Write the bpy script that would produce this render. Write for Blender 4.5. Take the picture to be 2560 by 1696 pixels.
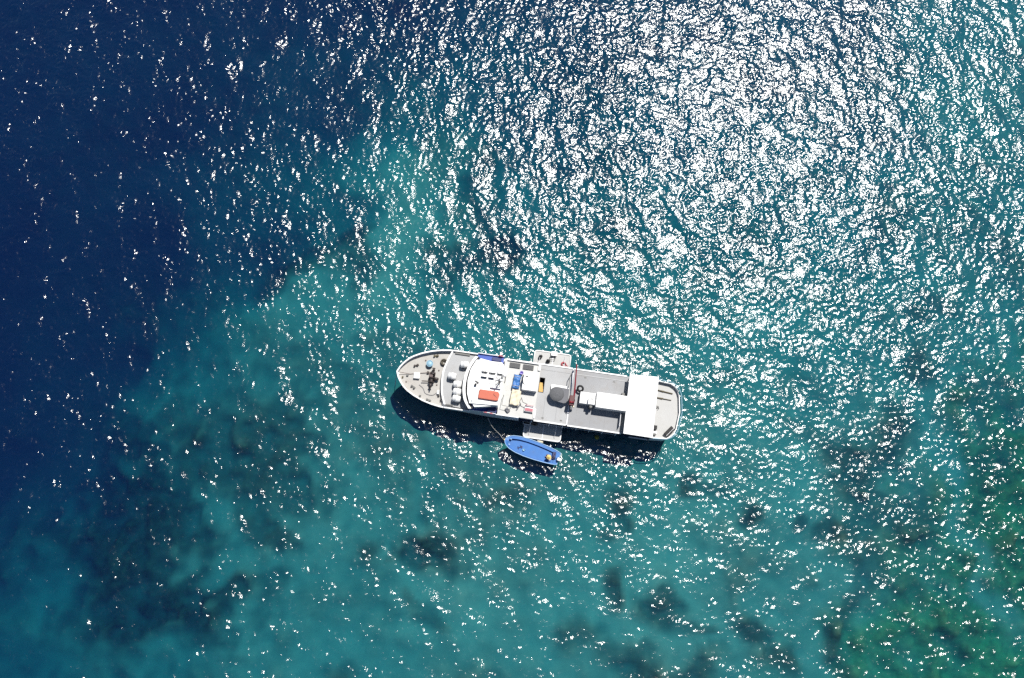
import bpy, bmesh, math, random
import numpy as np
from mathutils import Vector, Matrix

scene = bpy.context.scene
for o in list(bpy.data.objects):
    bpy.data.objects.remove(o, do_unlink=True)
col = scene.collection
R = math.radians
rnd = random.Random(7)

# ------------------------------------------------------------------ camera
CAM_H, PITCH, FOCAL = 95.0, 13.6, 1828.0 / 2560.0
cam_d = bpy.data.cameras.new('camera')
cam_d.sensor_fit = 'HORIZONTAL'
cam_d.sensor_width = 36.0
cam_d.lens = 36.0 * FOCAL
cam_d.clip_start, cam_d.clip_end = 0.5, 20000.0
cam = bpy.data.objects.new('camera', cam_d)
cam.location = (0, 0, CAM_H)
cam.rotation_euler = (R(PITCH), 0, 0)
col.objects.link(cam)
scene.camera = cam

# ------------------------------------------------------------------ sky, sun, exposure
SUN_ZEN, SUN_AZ = 29.6, 31.0            # degrees from the zenith, degrees east of +y
world = bpy.data.worlds.new('World')
scene.world = world
world.use_nodes = True
nt = world.node_tree
bg = nt.nodes['Background']
sky = nt.nodes.new('ShaderNodeTexSky')
sky.sky_type = 'NISHITA'
sky.sun_disc = False
sky.sun_elevation = R(90 - SUN_ZEN)
sky.sun_rotation = R(SUN_AZ)
sky.air_density, sky.dust_density, sky.ozone_density = 1.0, 0.4, 1.0
nt.links.new(sky.outputs['Color'], bg.inputs['Color'])
bg.inputs['Strength'].default_value = 0.055
sun_d = bpy.data.lights.new('sun', 'SUN')
sun_d.energy = 5.0
sun_d.angle = R(0.5)
sun_d.color = (1.0, 0.965, 0.91)
sun = bpy.data.objects.new('sun', sun_d)
sdir = Vector((math.sin(R(SUN_ZEN)) * math.sin(R(SUN_AZ)), math.sin(R(SUN_ZEN)) * math.cos(R(SUN_AZ)), math.cos(R(SUN_ZEN))))
sun.rotation_euler = sdir.to_track_quat('Z', 'Y').to_euler()
sun.location = sdir * 200
col.objects.link(sun)

vs = scene.view_settings
scene.display_settings.display_device = 'sRGB'
vs.view_transform = 'Standard'
vs.look = 'None'
vs.exposure = 0.3
vs.gamma = 1.0
vs.use_curve_mapping = False
cy = scene.cycles
cy.max_bounces, cy.diffuse_bounces, cy.glossy_bounces = 6, 3, 2
cy.transparent_max_bounces, cy.transmission_bounces, cy.volume_bounces = 12, 2, 1
cy.caustics_reflective = cy.caustics_refractive = False
cy.sample_clamp_indirect = 2.0
cy.use_denoising = False
scene.render.film_transparent = False

# ------------------------------------------------------------------ node helpers
def new_mat(name):
    m = bpy.data.materials.new(name)
    m.use_nodes = True
    m.node_tree.nodes.clear()
    out = m.node_tree.nodes.new('ShaderNodeOutputMaterial')
    return m, m.node_tree, out

def N(t, kind, **kw):
    n = t.nodes.new(kind)
    for k, v in kw.items():
        if k.startswith('i_'):
            n.inputs[k[2:].replace('_', ' ')].default_value = v
        else:
            setattr(n, k, v)
    return n

# ------------------------------------------------------------------ numpy noise
def fft_noise(nx, ny, dx, lo, hi, seed, power=-2.0, direction=None, spread=0.0):
    """periodic gaussian field with wavelengths lo..hi metres, unit rms"""
    rg = np.random.default_rng(seed)
    kx = np.fft.fftfreq(nx, dx) * 2 * np.pi
    ky = np.fft.rfftfreq(ny, dx) * 2 * np.pi
    KX, KY = np.meshgrid(kx, ky, indexing='ij')
    k = np.hypot(KX, KY)
    k[0, 0] = 1e-9
    amp = k ** power
    k0, k1 = 2 * np.pi / hi, 2 * np.pi / lo
    amp *= np.exp(-(k0 / k) ** 4) * np.exp(-(k / k1) ** 4)
    amp[0, 0] = 0
    if direction is not None:
        c = (KX * math.cos(direction) + KY * math.sin(direction)) / k
        amp *= (1 - spread) + spread * c * c
    f = amp * (rg.normal(size=k.shape) + 1j * rg.normal(size=k.shape))
    z = np.fft.irfft2(f, s=(nx, ny))
    return z / z.std()

def grid_mesh(name, xs, ys, Z, close_to=None):
    """sheet on the lines xs, ys (z = Z[i, j]); close_to: depth of a flat floor that closes it to a body"""
    nx, ny = len(xs), len(ys)
    X, Y = np.meshgrid(xs, ys, indexing='ij')
    co = np.stack([X, Y, Z], -1).reshape(-1, 3)
    idx = np.arange(nx * ny).reshape(nx, ny)
    q = np.stack([idx[:-1, :-1], idx[1:, :-1], idx[1:, 1:], idx[:-1, 1:]], -1).reshape(-1, 4)
    if close_to is not None:
        base = len(co)
        x0, x1, y0, y1 = xs[0], xs[-1], ys[0], ys[-1]
        rim = np.concatenate([idx[:, 0], idx[-1, 1:], idx[-2::-1, -1], idx[0, -2:0:-1]])
        low = co[rim].copy(); low[:, 2] = close_to
        co = np.concatenate([co, low])
        m = len(rim)
        a = np.arange(m); b = (a + 1) % m
        side = np.stack([rim[b], rim[a], base + a, base + b], -1)
        q = np.concatenate([q, side])
        ring = (base + np.arange(m))[::-1]
    loops = q.reshape(-1)
    nq = len(q)
    starts = np.arange(nq) * 4
    if close_to is not None:
        loops = np.concatenate([loops, ring]); starts = np.concatenate([starts, [nq * 4]])
    me = bpy.data.meshes.new(name)
    me.vertices.add(len(co)); me.vertices.foreach_set('co', co.astype(np.float32).ravel())
    me.loops.add(len(loops)); me.loops.foreach_set('vertex_index', loops.astype(np.int32))
    me.polygons.add(len(starts)); me.polygons.foreach_set('loop_start', starts.astype(np.int32))
    sm = np.ones(len(starts), bool)
    if close_to is not None:
        sm[(nx - 1) * (ny - 1):] = False
    me.polygons.foreach_set('use_smooth', sm)
    me.update(calc_edges=True)
    o = bpy.data.objects.new(name, me)
    col.objects.link(o)
    return o

def blob(X, Y, x, y, rx, ry, rot):
    c, s = math.cos(R(rot)), math.sin(R(rot))
    u = ((X - x) * c + (Y - y) * s) / rx
    v = (-(X - x) * s + (Y - y) * c) / ry
    return u * u + v * v

# ------------------------------------------------------------------ seabed
DEPTH= [(-83.0, 81.3, 7.28), (-63.7, 81.5, 7.56), (-37.6, 81.3, 7.28), (-17.9, 76.4, 6.72), (7.6, 77.0, 5.6), (26.3, 75.0, 4.76), (48.3, 75.0, 4.76), (69.0, 74.9, 2.8), (77.9, 70.4, 2.38), (-79.9, 60.1, 7.84), (-54.9, 60.1, 7.84), (-29.5, 59.2, 6.44), (-13.8, 57.8, 3.92), (1.2, 58.4, 5.04), (25.4, 58.1, 4.48), (49.2, 57.8, 3.92), (69.1, 56.9, 2.38), (-76.9, 37.4, 8.96), (-55.9, 37.4, 8.96), (-37.1, 37.2, 6.72), (-25.0, 41.3, 4.48), (-15.9, 40.2, 1.82), (-15.7, 34.9, 1.96), (-23.8, 29.4, 2.1), (-31.9, 26.2, 2.24), (-15.5, 45.2, 2.1), (-3.5, 38.6, 3.92), (18.5, 41.0, 3.64), (41.2, 38.4, 3.36), (63.7, 38.1, 2.66), (-73.9, 19.1, 8.96), (-59.5, 21.9, 8.4), (-46.7, 22.4, 5.32), (-34.1, 23.5, 2.66), (-26.6, 27.5, 2.52), (-15.4, 24.6, 2.52), (1.1, 22.9, 2.38), (23.0, 23.5, 2.52), (45.1, 23.5, 2.66), (66.9, 23.5, 2.52), (-71.6, 4.9, 8.96), (-61.1, 7.5, 6.72), (-63.8, -1.6, 6.16), (-44.6, 12.5, 2.94), (-31.0, 12.5, 2.52), (-17.5, 10.8, 2.18), (1.1, 8.7, 2.1), (22.2, 9.8, 2.1), (43.4, 9.8, 2.24), (62.1, 9.8, 2.52), (-67.7, -6.7, 6.16), (-59.2, -6.5, 4.2), (-50.3, -5.5, 2.94), (-37.6, -3.0, 2.52), (-24.6, -3.0, 2.24), (-4.1, -5.4, 2.04), (21.4, -5.4, 2.04), (41.8, -5.4, 2.13), (62.2, -5.4, 2.13), (-64.7, -19.6, 4.76), (-56.9, -15.2, 3.36), (-62.8, -13.3, 3.5), (-48.7, -19.3, 3.08), (-28.8, -17.4, 2.52), (-4.0, -17.3, 2.24), (20.8, -17.3, 2.1), (40.5, -17.3, 2.18), (60.3, -17.3, 2.18)]
REEF= [(-35.6, 8.3, 13.8, 8.8, -20, 0.8), (-49.4, -2.0, 9.9, 12.7, 10, 1.0), (-44.6, -12.3, 12.7, 6.1, 15, 1.0), (-34.5, -10.3, 3.0, 3.3, 0, 0.9), (-38.3, -13.7, 4.0, 2.8, 20, 0.9), (-32.5, -8.9, 2.0, 1.4, 0, 0.6), (-22.3, -17.4, 2.2, 1.8, 0, 0.7), (-33.0, -2.0, 4.6, 3.0, -30, 0.8), (-9.8, -2.5, 4.9, 3.9, 20, 0.95), (-2.3, -1.0, 2.6, 2.2, 0, 0.7), (-14.3, -5.4, 1.5, 1.5, 0, 0.5), (-18.4, -4.7, 2.1, 2.1, 0, 0.8), (-10.0, -12.7, 2.0, 1.4, 0, 0.55), (-1.5, -0.5, 1.5, 1.5, 0, 0.6), (-10.7, 37.1, 2.5, 2.4, 0, 0.65), (-3.7, 36.2, 4.0, 5.7, 10, 0.95), (-5.8, 42.2, 2.9, 3.7, 0, 0.7), (-23.0, 38.0, 3.4, 3.6, 0, 0.85), (-30.8, 33.8, 6.8, 2.7, 10, 0.8), (-20.4, 31.8, 2.5, 3.2, 0, 0.75), (-17.6, 24.0, 6.6, 2.8, 10, 0.4), (-26.0, 17.4, 12.5, 3.3, -15, 0.5), (-14.8, 10.3, 6.4, 2.1, -10, 0.55), (1.1, 11.9, 12.8, 2.6, -8, 0.55), (12.5, 4.1, 3.1, 3.1, 20, 0.85), (14.5, 0.3, 1.7, 1.4, 0, 0.7), (12.3, -2.2, 1.9, 1.6, 0, 0.6), (25.6, 4.1, 2.2, 2.0, 0, 0.9), (28.7, -0.2, 2.1, 1.9, 30, 0.95), (37.5, 0.0, 1.4, 1.3, 0, 0.85), (15.4, -9.8, 1.3, 2.3, 10, 0.85), (19.1, -11.0, 1.8, 2.6, 15, 0.85), (22.2, -13.2, 1.7, 1.2, 0, 0.6), (10.0, -14.8, 2.7, 2.5, 0, 0.65), (30.5, -12.4, 3.0, 4.0, -10, 0.85), (18.2, -18.4, 6.9, 2.7, 0, 0.85), (32.6, -17.3, 5.4, 2.7, 20, 0.8), (46.5, 8.7, 3.7, 4.7, 20, 0.85), (45.5, 4.1, 3.1, 3.1, 0, 0.8), (42.6, -2.5, 3.1, 3.0, 0, 0.8), (55.3, 17.9, 3.3, 3.3, 0, 0.7), (64.6, 15.2, 4.3, 3.2, 0, 0.5), (41.1, 13.0, 5.9, 2.7, 0, 0.4), (41.8, -15.0, 2.7, 5.1, 0, 0.85), (44.7, -6.4, 4.6, 5.3, 0, 0.7), (50.1, -0.5, 5.7, 5.4, 0, 0.75), (62.7, -2.0, 3.6, 5.9, 0, 0.6), (51.5, -16.8, 3.0, 2.3, 0, 0.6), (55.5, -13.1, 2.0, 1.9, 0, 0.6), (50.4, -10.3, 2.5, 2.8, 0, 0.6), (65.2, 5.6, 4.2, 5.6, 0, 0.7), (54.5, 40.7, 6.9, 3.6, 30, 0.5), (38.0, 66.2, 7.4, 4.1, 0, 0.5), (13.1, 52.7, 6.5, 3.9, 0, 0.5), (9.7, 37.2, 3.4, 4.8, 0, 0.5), (59.3, 27.5, 5.0, 2.9, 0, 0.55), (-4.7, 49.2, 3.5, 3.2, 0, 0.6), (26.1, 70.7, 8.1, 4.2, 0, 0.5), (27.0, 17.3, 3.8, 2.2, 0, 0.4), (-45.8, 29.5, 6.9, 3.5, 0, 0.4)]
SAND= [(57.5, 7.2, 2.6, 3.6, 0), (58.0, 2.0, 1.5, 4.0, 15), (58.3, -4.0, 1.2, 4.4, 15), (59.7, -8.3, 1.4, 3.3, 20), (61.7, -11.7, 2.0, 2.8, 30), (38.1, -6.9, 2.0, 2.9, 0), (37.9, -14.5, 2.0, 4.2, -8), (38.4, -18.7, 2.0, 2.7, 0), (31.4, -7.9, 3.5, 1.9, 0), (-40.5, -0.5, 2.6, 2.5, 0), (-36.2, -6.9, 3.1, 2.4, 30), (-15.2, 37.3, 4.5, 6.5, 0), (-24.9, 28.5, 7.2, 2.6, 20)]

def ease(a, b, x):
    t = np.clip((x - a) / (b - a), 0, 1)
    return t * t * (3 - 2 * t)

DX = 0.5
bx = np.arange(-112, 112.01, DX)
by = np.arange(-44, 116.01, DX)
BX, BY = np.meshgrid(bx, by, indexing='ij')
nbx, nby = 480, 360
crop = lambda a: a[:len(bx), :len(by)]
warp1 = crop(fft_noise(nbx, nby, DX, 4, 30, 11, -2.2))
warp2 = crop(fft_noise(nbx, nby, DX, 4, 30, 12, -2.2))
fine = crop(fft_noise(nbx, nby, DX, 1.1, 5, 13, -1.5))
mid = crop(fft_noise(nbx, nby, DX, 2.5, 12, 14, -1.7))
WX, WY = BX + 1.5 * warp1, BY + 1.5 * warp2
num = np.zeros_like(BX); den = np.zeros_like(BX)
for x, y, d in DEPTH:
    w = 1.0 / ((WX - x) ** 2 + (WY - y) ** 2 + 18.0) ** 1.6
    num += w * d; den += w
depth = num / den
reef = np.zeros_like(BX)
for x, y, rx, ry, rot, s in REEF:
    e = blob(WX, WY, x, y, rx, ry, rot)
    soft = 1 - ease(0.45, 1.5, np.sqrt(e) + 0.15 * mid + 0.09 * fine)
    reef = np.maximum(reef, s * soft)
big = crop(fft_noise(nbx, nby, DX, 9, 45, 15, -1.7))
reef = np.clip(reef * (0.97 + 0.09 * mid + 0.08 * fine), 0, 1)
reef = np.maximum(reef, np.clip(0.11 + 0.13 * big + 0.07 * mid, 0, 0.55))     # thin weed over the sand
for x, y, rx, ry, rot in SAND:
    e = blob(WX, WY, x, y, rx, ry, rot)
    reef *= 1 - 0.9 * (1 - ease(0.5, 1.4, np.sqrt(e) + 0.1 * mid))
# the shallow turf reef, lower right
turf = 0.9 * ease(31, 56, BX - 0.75 * (BY + 15) + 2.5 * mid + 2.0 * warp1)
for x, y, rx, ry, rot in SAND:
    turf *= 1 - 0.6 * (1 - ease(0.2, 1.8, np.sqrt(blob(WX, WY, x, y, rx, ry, rot)) + 0.1 * mid))
reef = np.clip(reef * (1 - 0.35 * turf) + 0.20 * turf * np.clip(0.6 * mid + 0.5 * fine, 0, 2), 0, 1)
bed_z = -depth + reef * (0.5 + 0.25 * mid + 0.2 * fine) + turf * (0.10 * mid + 0.14 * fine) + 0.05 * fine
px = np.concatenate([[-2600, -600, -200], bx, [200, 600, 2600]])
py = np.concatenate([[-2600, -600, -160], by, [240, 700, 2600]])
pad = lambda a: np.pad(a, 3, mode='edge')
bed = grid_mesh('seabed', px, py, pad(bed_z))
bed['kind'] = 'structure'
for nm, a in (('reef', reef), ('turf', turf)):
    at = bed.data.attributes.new(nm, 'FLOAT', 'POINT')
    at.data.foreach_set('value', pad(a).astype(np.float32).ravel())
m, t, out = new_mat('sand_and_reef')
geo = N(t, 'ShaderNodeNewGeometry')
a_reef = N(t, 'ShaderNodeAttribute', attribute_name='reef')
a_turf = N(t, 'ShaderNodeAttribute', attribute_name='turf')
n1 = N(t, 'ShaderNodeTexNoise', i_Scale=0.9, i_Detail=6.0, i_Roughness=0.62)
n2 = N(t, 'ShaderNodeTexNoise', i_Scale=0.22, i_Detail=4.0, i_Roughness=0.5)
for n in (n1, n2):
    t.links.new(geo.outputs['Position'], n.inputs['Vector'])
def ramp(fac, stops):
    r = N(t, 'ShaderNodeValToRGB')
    cr = r.color_ramp
    while len(cr.elements) < len(stops):
        cr.elements.new(0.5)
    for e, (p, c) in zip(cr.elements, stops):
        e.position, e.color = p, (*c, 1)
    t.links.new(fac, r.inputs['Fac'])
    return r.outputs['Color']
def mixc(f, a, b):
    x = N(t, 'ShaderNodeMix', data_type='RGBA')
    t.links.new(f, x.inputs['Factor'])
    t.links.new(a, x.inputs['A']); t.links.new(b, x.inputs['B'])
    return x.outputs['Result']
sand = ramp(n2.outputs['Fac'], [(0.3, (0.32, 0.30, 0.24)), (0.7, (0.42, 0.39, 0.31))])
coral = ramp(n1.outputs['Fac'], [(0.32, (0.012, 0.024, 0.020)), (0.55, (0.030, 0.052, 0.042)), (0.75, (0.055, 0.085, 0.062))])
alga = ramp(n1.outputs['Fac'], [(0.30, (0.06, 0.15, 0.06)), (0.52, (0.125, 0.265, 0.10)), (0.75, (0.20, 0.36, 0.145))])
c_ = mixc(a_turf.outputs['Fac'], sand, alga)
c_ = mixc(a_reef.outputs['Fac'], c_, coral)
d_ = N(t, 'ShaderNodeBsdfDiffuse')
t.links.new(c_, d_.inputs['Color'])
t.links.new(d_.outputs['BSDF'], out.inputs['Surface'])
bed.data.materials.append(m)

# ------------------------------------------------------------------ the sea: a wavy sheet closed to a body of water
G = 0.17
wx = np.arange(-94, 94.01, G)
wy = np.arange(-34, 92.01, G)
wnx, wny = 1152, 768
wc = lambda a: a[:len(wx), :len(wy)]
WXg, WYg = np.meshgrid(wx, wy, indexing='ij')
def waves(lo, hi, seed, **kw):
    z = fft_noise(wnx, wny, G, lo, hi, seed, -2.0, **kw)
    gx, gy = np.diff(z, axis=0) / G, np.diff(z, axis=1) / G
    return wc(z / np.sqrt((gx ** 2).mean() + (gy ** 2).mean()))       # unit rms slope
gust = wc(fft_noise(wnx, wny, G, 10, 60, 5, -1.6))
patch = wc(fft_noise(wnx, wny, G, 1.4, 7, 6, -1.6))
amp = np.exp(0.13 * gust + 0.27 * patch) * 0.96
# chop stirred up along the hull and round the stern and the skiff
for x, y, rx, ry, s in ((-2.5, 20.5, 4.0, 1.0, 0.8), (18.5, 8.3, 2.4, 1.8, 0.9), (6.5, 7.3, 2.5, 1.2, 0.7)):
    amp = amp * (1 + s * np.exp(-blob(WXg, WYg, x, y, rx, ry, -8)))
for x, y, rx, ry, s in ((11.5, 20.8, 6.0, 1.6, 0.45), (24.0, 12.0, 3.0, 2.0, 0.3)):          # calmer water along the hull
    amp = amp * (1 - s * np.exp(-blob(WXg, WYg, x, y, rx, ry, -8)))
amp = np.clip(amp, 0.35, 2.3)
wz = 0.08 * waves(2.0, 7, 21, direction=R(20), spread=0.5)
wz = wz + amp * 0.10 * waves(0.95, 2.2, 22, direction=R(35), spread=0.3)
wz = wz + amp * 0.245 * waves(0.45, 0.90, 23)

fade = np.minimum(np.minimum(ease(-94, -90, WXg), 1 - ease(90, 94, WXg)), np.minimum(ease(-34, -31, WYg), 1 - ease(88, 92, WYg)))
wz = wz * fade
ox = np.array([-2400, -800, -250, -120]); oy = np.array([-2400, -800, -250, -80])
sx = np.concatenate([ox, wx, [120, 250, 800, 2400]])
sy = np.concatenate([oy, wy, [120, 260, 800, 2400]])
sea = grid_mesh('sea', sx, sy, np.pad(wz, 4), close_to=-30.0)
sea['kind'] = 'structure'
m, t, out = new_mat('sea_water')
tr = N(t, 'ShaderNodeBsdfTransparent')
gl = N(t, 'ShaderNodeBsdfAnisotropic', distribution='GGX', i_Roughness=0.15)
fr = N(t, 'ShaderNodeFresnel')
geo = N(t, 'ShaderNodeNewGeometry')
ior = N(t, 'ShaderNodeMapRange')      # light passes the sheet unbent, so no total reflection from below
ior.inputs['To Min'].default_value = 1.5
ior.inputs['To Max'].default_value = 1.0 / 1.5
t.links.new(geo.outputs['Backfacing'], ior.inputs['Value'])
t.links.new(ior.outputs['Result'], fr.inputs['IOR'])
r1 = N(t, 'ShaderNodeTexNoise', i_Scale=5.5, i_Detail=2.0, i_Roughness=0.5)
t.links.new(geo.outputs['Position'], r1.inputs['Vector'])
bp = N(t, 'ShaderNodeBump', i_Strength=1.0, i_Distance=0.035)
t.links.new(r1.outputs['Fac'], bp.inputs['Height'])
for n in (gl,):
    t.links.new(bp.outputs['Normal'], n.inputs['Normal'])
mx = N(t, 'ShaderNodeMixShader')
t.links.new(fr.outputs['Fac'], mx.inputs['Fac'])
t.links.new(tr.outputs['BSDF'], mx.inputs[1])
t.links.new(gl.outputs['BSDF'], mx.inputs[2])
t.links.new(mx.outputs['Shader'], out.inputs['Surface'])
# clear blue water: sigma_s scatters, sigma_a swallows (per metre, r g b)
S_S, S_A = (0.0032, 0.0078, 0.036), (0.63, 0.205, 0.142)
k = max(S_S)
sc = N(t, 'ShaderNodeVolumeScatter', i_Density=k, i_Anisotropy=0.0)
sc.inputs['Color'].default_value = (*[v / k for v in S_S], 1)
k = max(S_A)
ab = N(t, 'ShaderNodeVolumeAbsorption', i_Density=k)
ab.inputs['Color'].default_value = (*[1 - v / k for v in S_A], 1)
ad = N(t, 'ShaderNodeAddShader')
t.links.new(sc.outputs['Volume'], ad.inputs[0]); t.links.new(ab.outputs['Volume'], ad.inputs[1])
t.links.new(ad.outputs['Shader'], out.inputs['Volume'])
sea.data.materials.append(m)

# ================================================================== building helpers
def paint(name, rgb, rough=0.5, var=0.06, scale=1.2, dirt=0.0, metal=0.0, fine=14.0):
    """painted or woven surface with faint mottling and, where asked, worn streaks"""
    m, t, out = new_mat(name)
    p = N(t, 'ShaderNodeBsdfPrincipled')
    p.inputs['Roughness'].default_value = rough
    p.inputs['Metallic'].default_value = metal
    tc = N(t, 'ShaderNodeNewGeometry')
    a = N(t, 'ShaderNodeTexNoise', i_Scale=scale, i_Detail=5.0, i_Roughness=0.6)
    b = N(t, 'ShaderNodeTexNoise', i_Scale=fine, i_Detail=2.0)
    for n in (a, b):
        t.links.new(tc.outputs['Position'], n.inputs['Vector'])
    ad = N(t, 'ShaderNodeMath', operation='ADD')
    t.links.new(a.outputs['Fac'], ad.inputs[0]); t.links.new(b.outputs['Fac'], ad.inputs[1])
    mr = N(t, 'ShaderNodeMapRange')
    mr.inputs['From Min'].default_value, mr.inputs['From Max'].default_value = 0.7, 1.3
    mr.inputs['To Min'].default_value, mr.inputs['To Max'].default_value = 1 - var, 1 + var
    t.links.new(ad.outputs[0], mr.inputs['Value'])
    sc = N(t, 'ShaderNodeVectorMath', operation='SCALE')
    sc.inputs[0].default_value = rgb
    t.links.new(mr.outputs['Result'], sc.inputs['Scale'])
    c = sc.outputs['Vector']
    if dirt:
        w = N(t, 'ShaderNodeTexNoise', i_Scale=0.7, i_Detail=8.0, i_Roughness=0.72, i_Distortion=0.6)
        t.links.new(tc.outputs['Position'], w.inputs['Vector'])
        r = N(t, 'ShaderNodeMapRange')
        r.inputs['From Min'].default_value, r.inputs['From Max'].default_value = 0.50, 0.72
        r.inputs['To Min'].default_value, r.inputs['To Max'].default_value = 0.0, dirt
        t.links.new(w.outputs['Fac'], r.inputs['Value'])
        x = N(t, 'ShaderNodeMix', data_type='RGBA')
        t.links.new(r.outputs['Result'], x.inputs['Factor'])
        t.links.new(c, x.inputs['A'])
        x.inputs['B'].default_value = (0.20, 0.155, 0.11, 1)
        c = x.outputs['Result']
    t.links.new(c, p.inputs['Base Color'])
    t.links.new(p.outputs['BSDF'], out.inputs['Surface'])
    return m

M = dict(
    white=paint('white_paint', (0.80, 0.80, 0.79), 0.4, 0.05, dirt=0.10),
    roof=paint('white_roof_paint', (0.82, 0.82, 0.81), 0.45, 0.05, dirt=0.12),
    plate=paint('white_hull_paint', (0.80, 0.81, 0.82), 0.35, 0.05, dirt=0.15),
    navy=paint('navy_hull_paint', (0.012, 0.022, 0.06), 0.3, 0.15, dirt=0.04),
    blue=paint('blue_deck_paint', (0.012, 0.055, 0.32), 0.45, 0.12),
    darkblue=paint('dark_blue_paint', (0.010, 0.018, 0.10), 0.45, 0.12),
    deck=paint('grey_deck_paint', (0.345, 0.35, 0.355), 0.6, 0.09, 0.5, dirt=0.22),
    deck2=paint('worn_grey_deck_paint', (0.255, 0.26, 0.27), 0.6, 0.10, 0.45, dirt=0.28),
    cream=paint('cream_deck_paint', (0.39, 0.375, 0.35), 0.6, 0.06, 0.6, dirt=0.22),
    light=paint('light_deck_paint', (0.415, 0.415, 0.405), 0.6, 0.05, 0.6, dirt=0.12),
    pale=paint('pale_deck_paint', (0.50, 0.50, 0.48), 0.6, 0.06, 0.6, dirt=0.14),
    trim=paint('white_trim_paint', (0.70, 0.70, 0.72), 0.4, 0.05),
    grey=paint('mid_grey_paint', (0.13, 0.13, 0.125), 0.55, 0.10),
    awn=paint('grey_awning_cloth', (0.105, 0.108, 0.115), 0.85, 0.10, 3.0),
    awn2=paint('pale_grey_awning_cloth', (0.15, 0.152, 0.165), 0.85, 0.08, 3.0),
    dark=paint('black_gap_shade', (0.012, 0.012, 0.013), 0.7, 0.15),
    rust=paint('dark_greased_steel', (0.035, 0.026, 0.024), 0.5, 0.35, 4.0, dirt=0.2),
    rust2=paint('brown_primer_steel', (0.12, 0.085, 0.08), 0.6, 0.3, 4.0, dirt=0.3),
    red=paint('crane_red_paint', (0.20, 0.012, 0.022), 0.45, 0.15, 3.0),
    dred=paint('dark_red_paint', (0.075, 0.008, 0.010), 0.5, 0.2, 3.0),
    orange=paint('orange_canvas', (0.50, 0.135, 0.085), 0.75, 0.06, 2.0),
    tarp=paint('blue_tarpaulin', (0.045, 0.16, 0.42), 0.5, 0.10, 3.0),
    canvas=paint('cream_canvas', (0.66, 0.58, 0.44), 0.85, 0.05, 2.0),
    skiff=paint('skiff_blue_paint', (0.022, 0.140, 0.42), 0.4, 0.16, 1.5, dirt=0.14),
    rim=paint('pale_blue_gunwale', (0.26, 0.42, 0.62), 0.45, 0.08),
    yellow=paint('yellow_paint', (0.55, 0.33, 0.07), 0.5, 0.08),
    straw=paint('yellow_straw', (0.72, 0.52, 0.18), 0.9, 0.12, 30.0),
    pink=paint('faded_red_plastic', (0.42, 0.12, 0.15), 0.55, 0.10),
    lilac=paint('lilac_plastic', (0.30, 0.25, 0.60), 0.5, 0.06),
    palebl=paint('pale_blue_plastic', (0.26, 0.42, 0.52), 0.45, 0.10),
    rope=paint('pale_rope', (0.60, 0.58, 0.54), 0.9, 0.2, 20.0),
    oldrope=paint('grey_brown_rope', (0.10, 0.09, 0.07), 0.9, 0.3, 12.0),
    wood=paint('weathered_wood', (0.10, 0.085, 0.05), 0.8, 0.2, 6.0),
    glass=paint('tinted_glass', (0.012, 0.016, 0.02), 0.08, 0.05),
    buoy=paint('weedy_yellow_buoy', (0.22, 0.20, 0.02), 0.6, 0.3, 6.0),
    skin=paint('skin', (0.36, 0.20, 0.13), 0.6, 0.05),
    shirt=paint('pale_pink_shirt', (0.50, 0.42, 0.46), 0.9, 0.06),
    shorts=paint('navy_shorts', (0.015, 0.02, 0.08), 0.9, 0.1),
    hair=paint('dark_hair', (0.015, 0.012, 0.01), 0.6, 0.1),
    coil=paint('red_hose', (0.42, 0.06, 0.08), 0.5, 0.1),
)

SHIP_O, SHIP_A = Vector((3.288, 15.007, -0.65)), R(-8.28)
SHIP_M = Matrix.Translation(SHIP_O) @ Matrix.Rotation(SHIP_A, 4, 'Z')

def tag(o, label=None, cat=None, group=None, kind=None):
    for k, v in (('label', label), ('category', cat), ('group', group), ('kind', kind)):
        if v:
            o[k] = v
    return o

def empty(name, loc=(0, 0, 0), rz=0.0, aboard=True):
    o = bpy.data.objects.new(name, None)
    o.empty_display_size = 0.3
    col.objects.link(o)
    m = Matrix.Translation(Vector(loc)) @ Matrix.Rotation(rz, 4, 'Z')
    o.matrix_world = SHIP_M @ m if aboard else m
    return o

def part(name, bm, mat, parent=None, smooth=False, label=None):
    bmesh.ops.recalc_face_normals(bm, faces=bm.faces)
    me = bpy.data.meshes.new(name)
    bm.to_mesh(me); bm.free()
    if smooth:
        me.polygons.foreach_set('use_smooth', np.ones(len(me.polygons), bool))
    for mm in (mat if isinstance(mat, (list, tuple)) else [mat]):
        me.materials.append(mm)
    o = bpy.data.objects.new(name, me)
    col.objects.link(o)
    if parent is not None:
        o.parent = parent
    if label:
        o['label'] = label
    return o

def again(o, loc=None, parent=None, rz=None):
    c = o.copy(); col.objects.link(c)
    if parent is not None:
        c.parent = parent
    if loc is not None:
        c.location = loc
    if rz is not None:
        c.rotation_euler = (0, 0, rz)
    return c

def new(): return bmesh.new()

def box(bm, x0, x1, y0, y1, z0, z1, bev=0.0):
    v = [bm.verts.new((x, y, z)) for x in (x0, x1) for y in (y0, y1) for z in (z0, z1)]
    f = [(0, 1, 3, 2), (4, 6, 7, 5), (0, 4, 5, 1), (2, 3, 7, 6), (0, 2, 6, 4), (1, 5, 7, 3)]
    fs = [bm.faces.new([v[i] for i in q]) for q in f]
    if bev:
        es = {e for q in fs for e in q.edges}
        bmesh.ops.bevel(bm, geom=list(es), offset=bev, segments=2, affect='EDGES', profile=0.5)
    return bm

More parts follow.
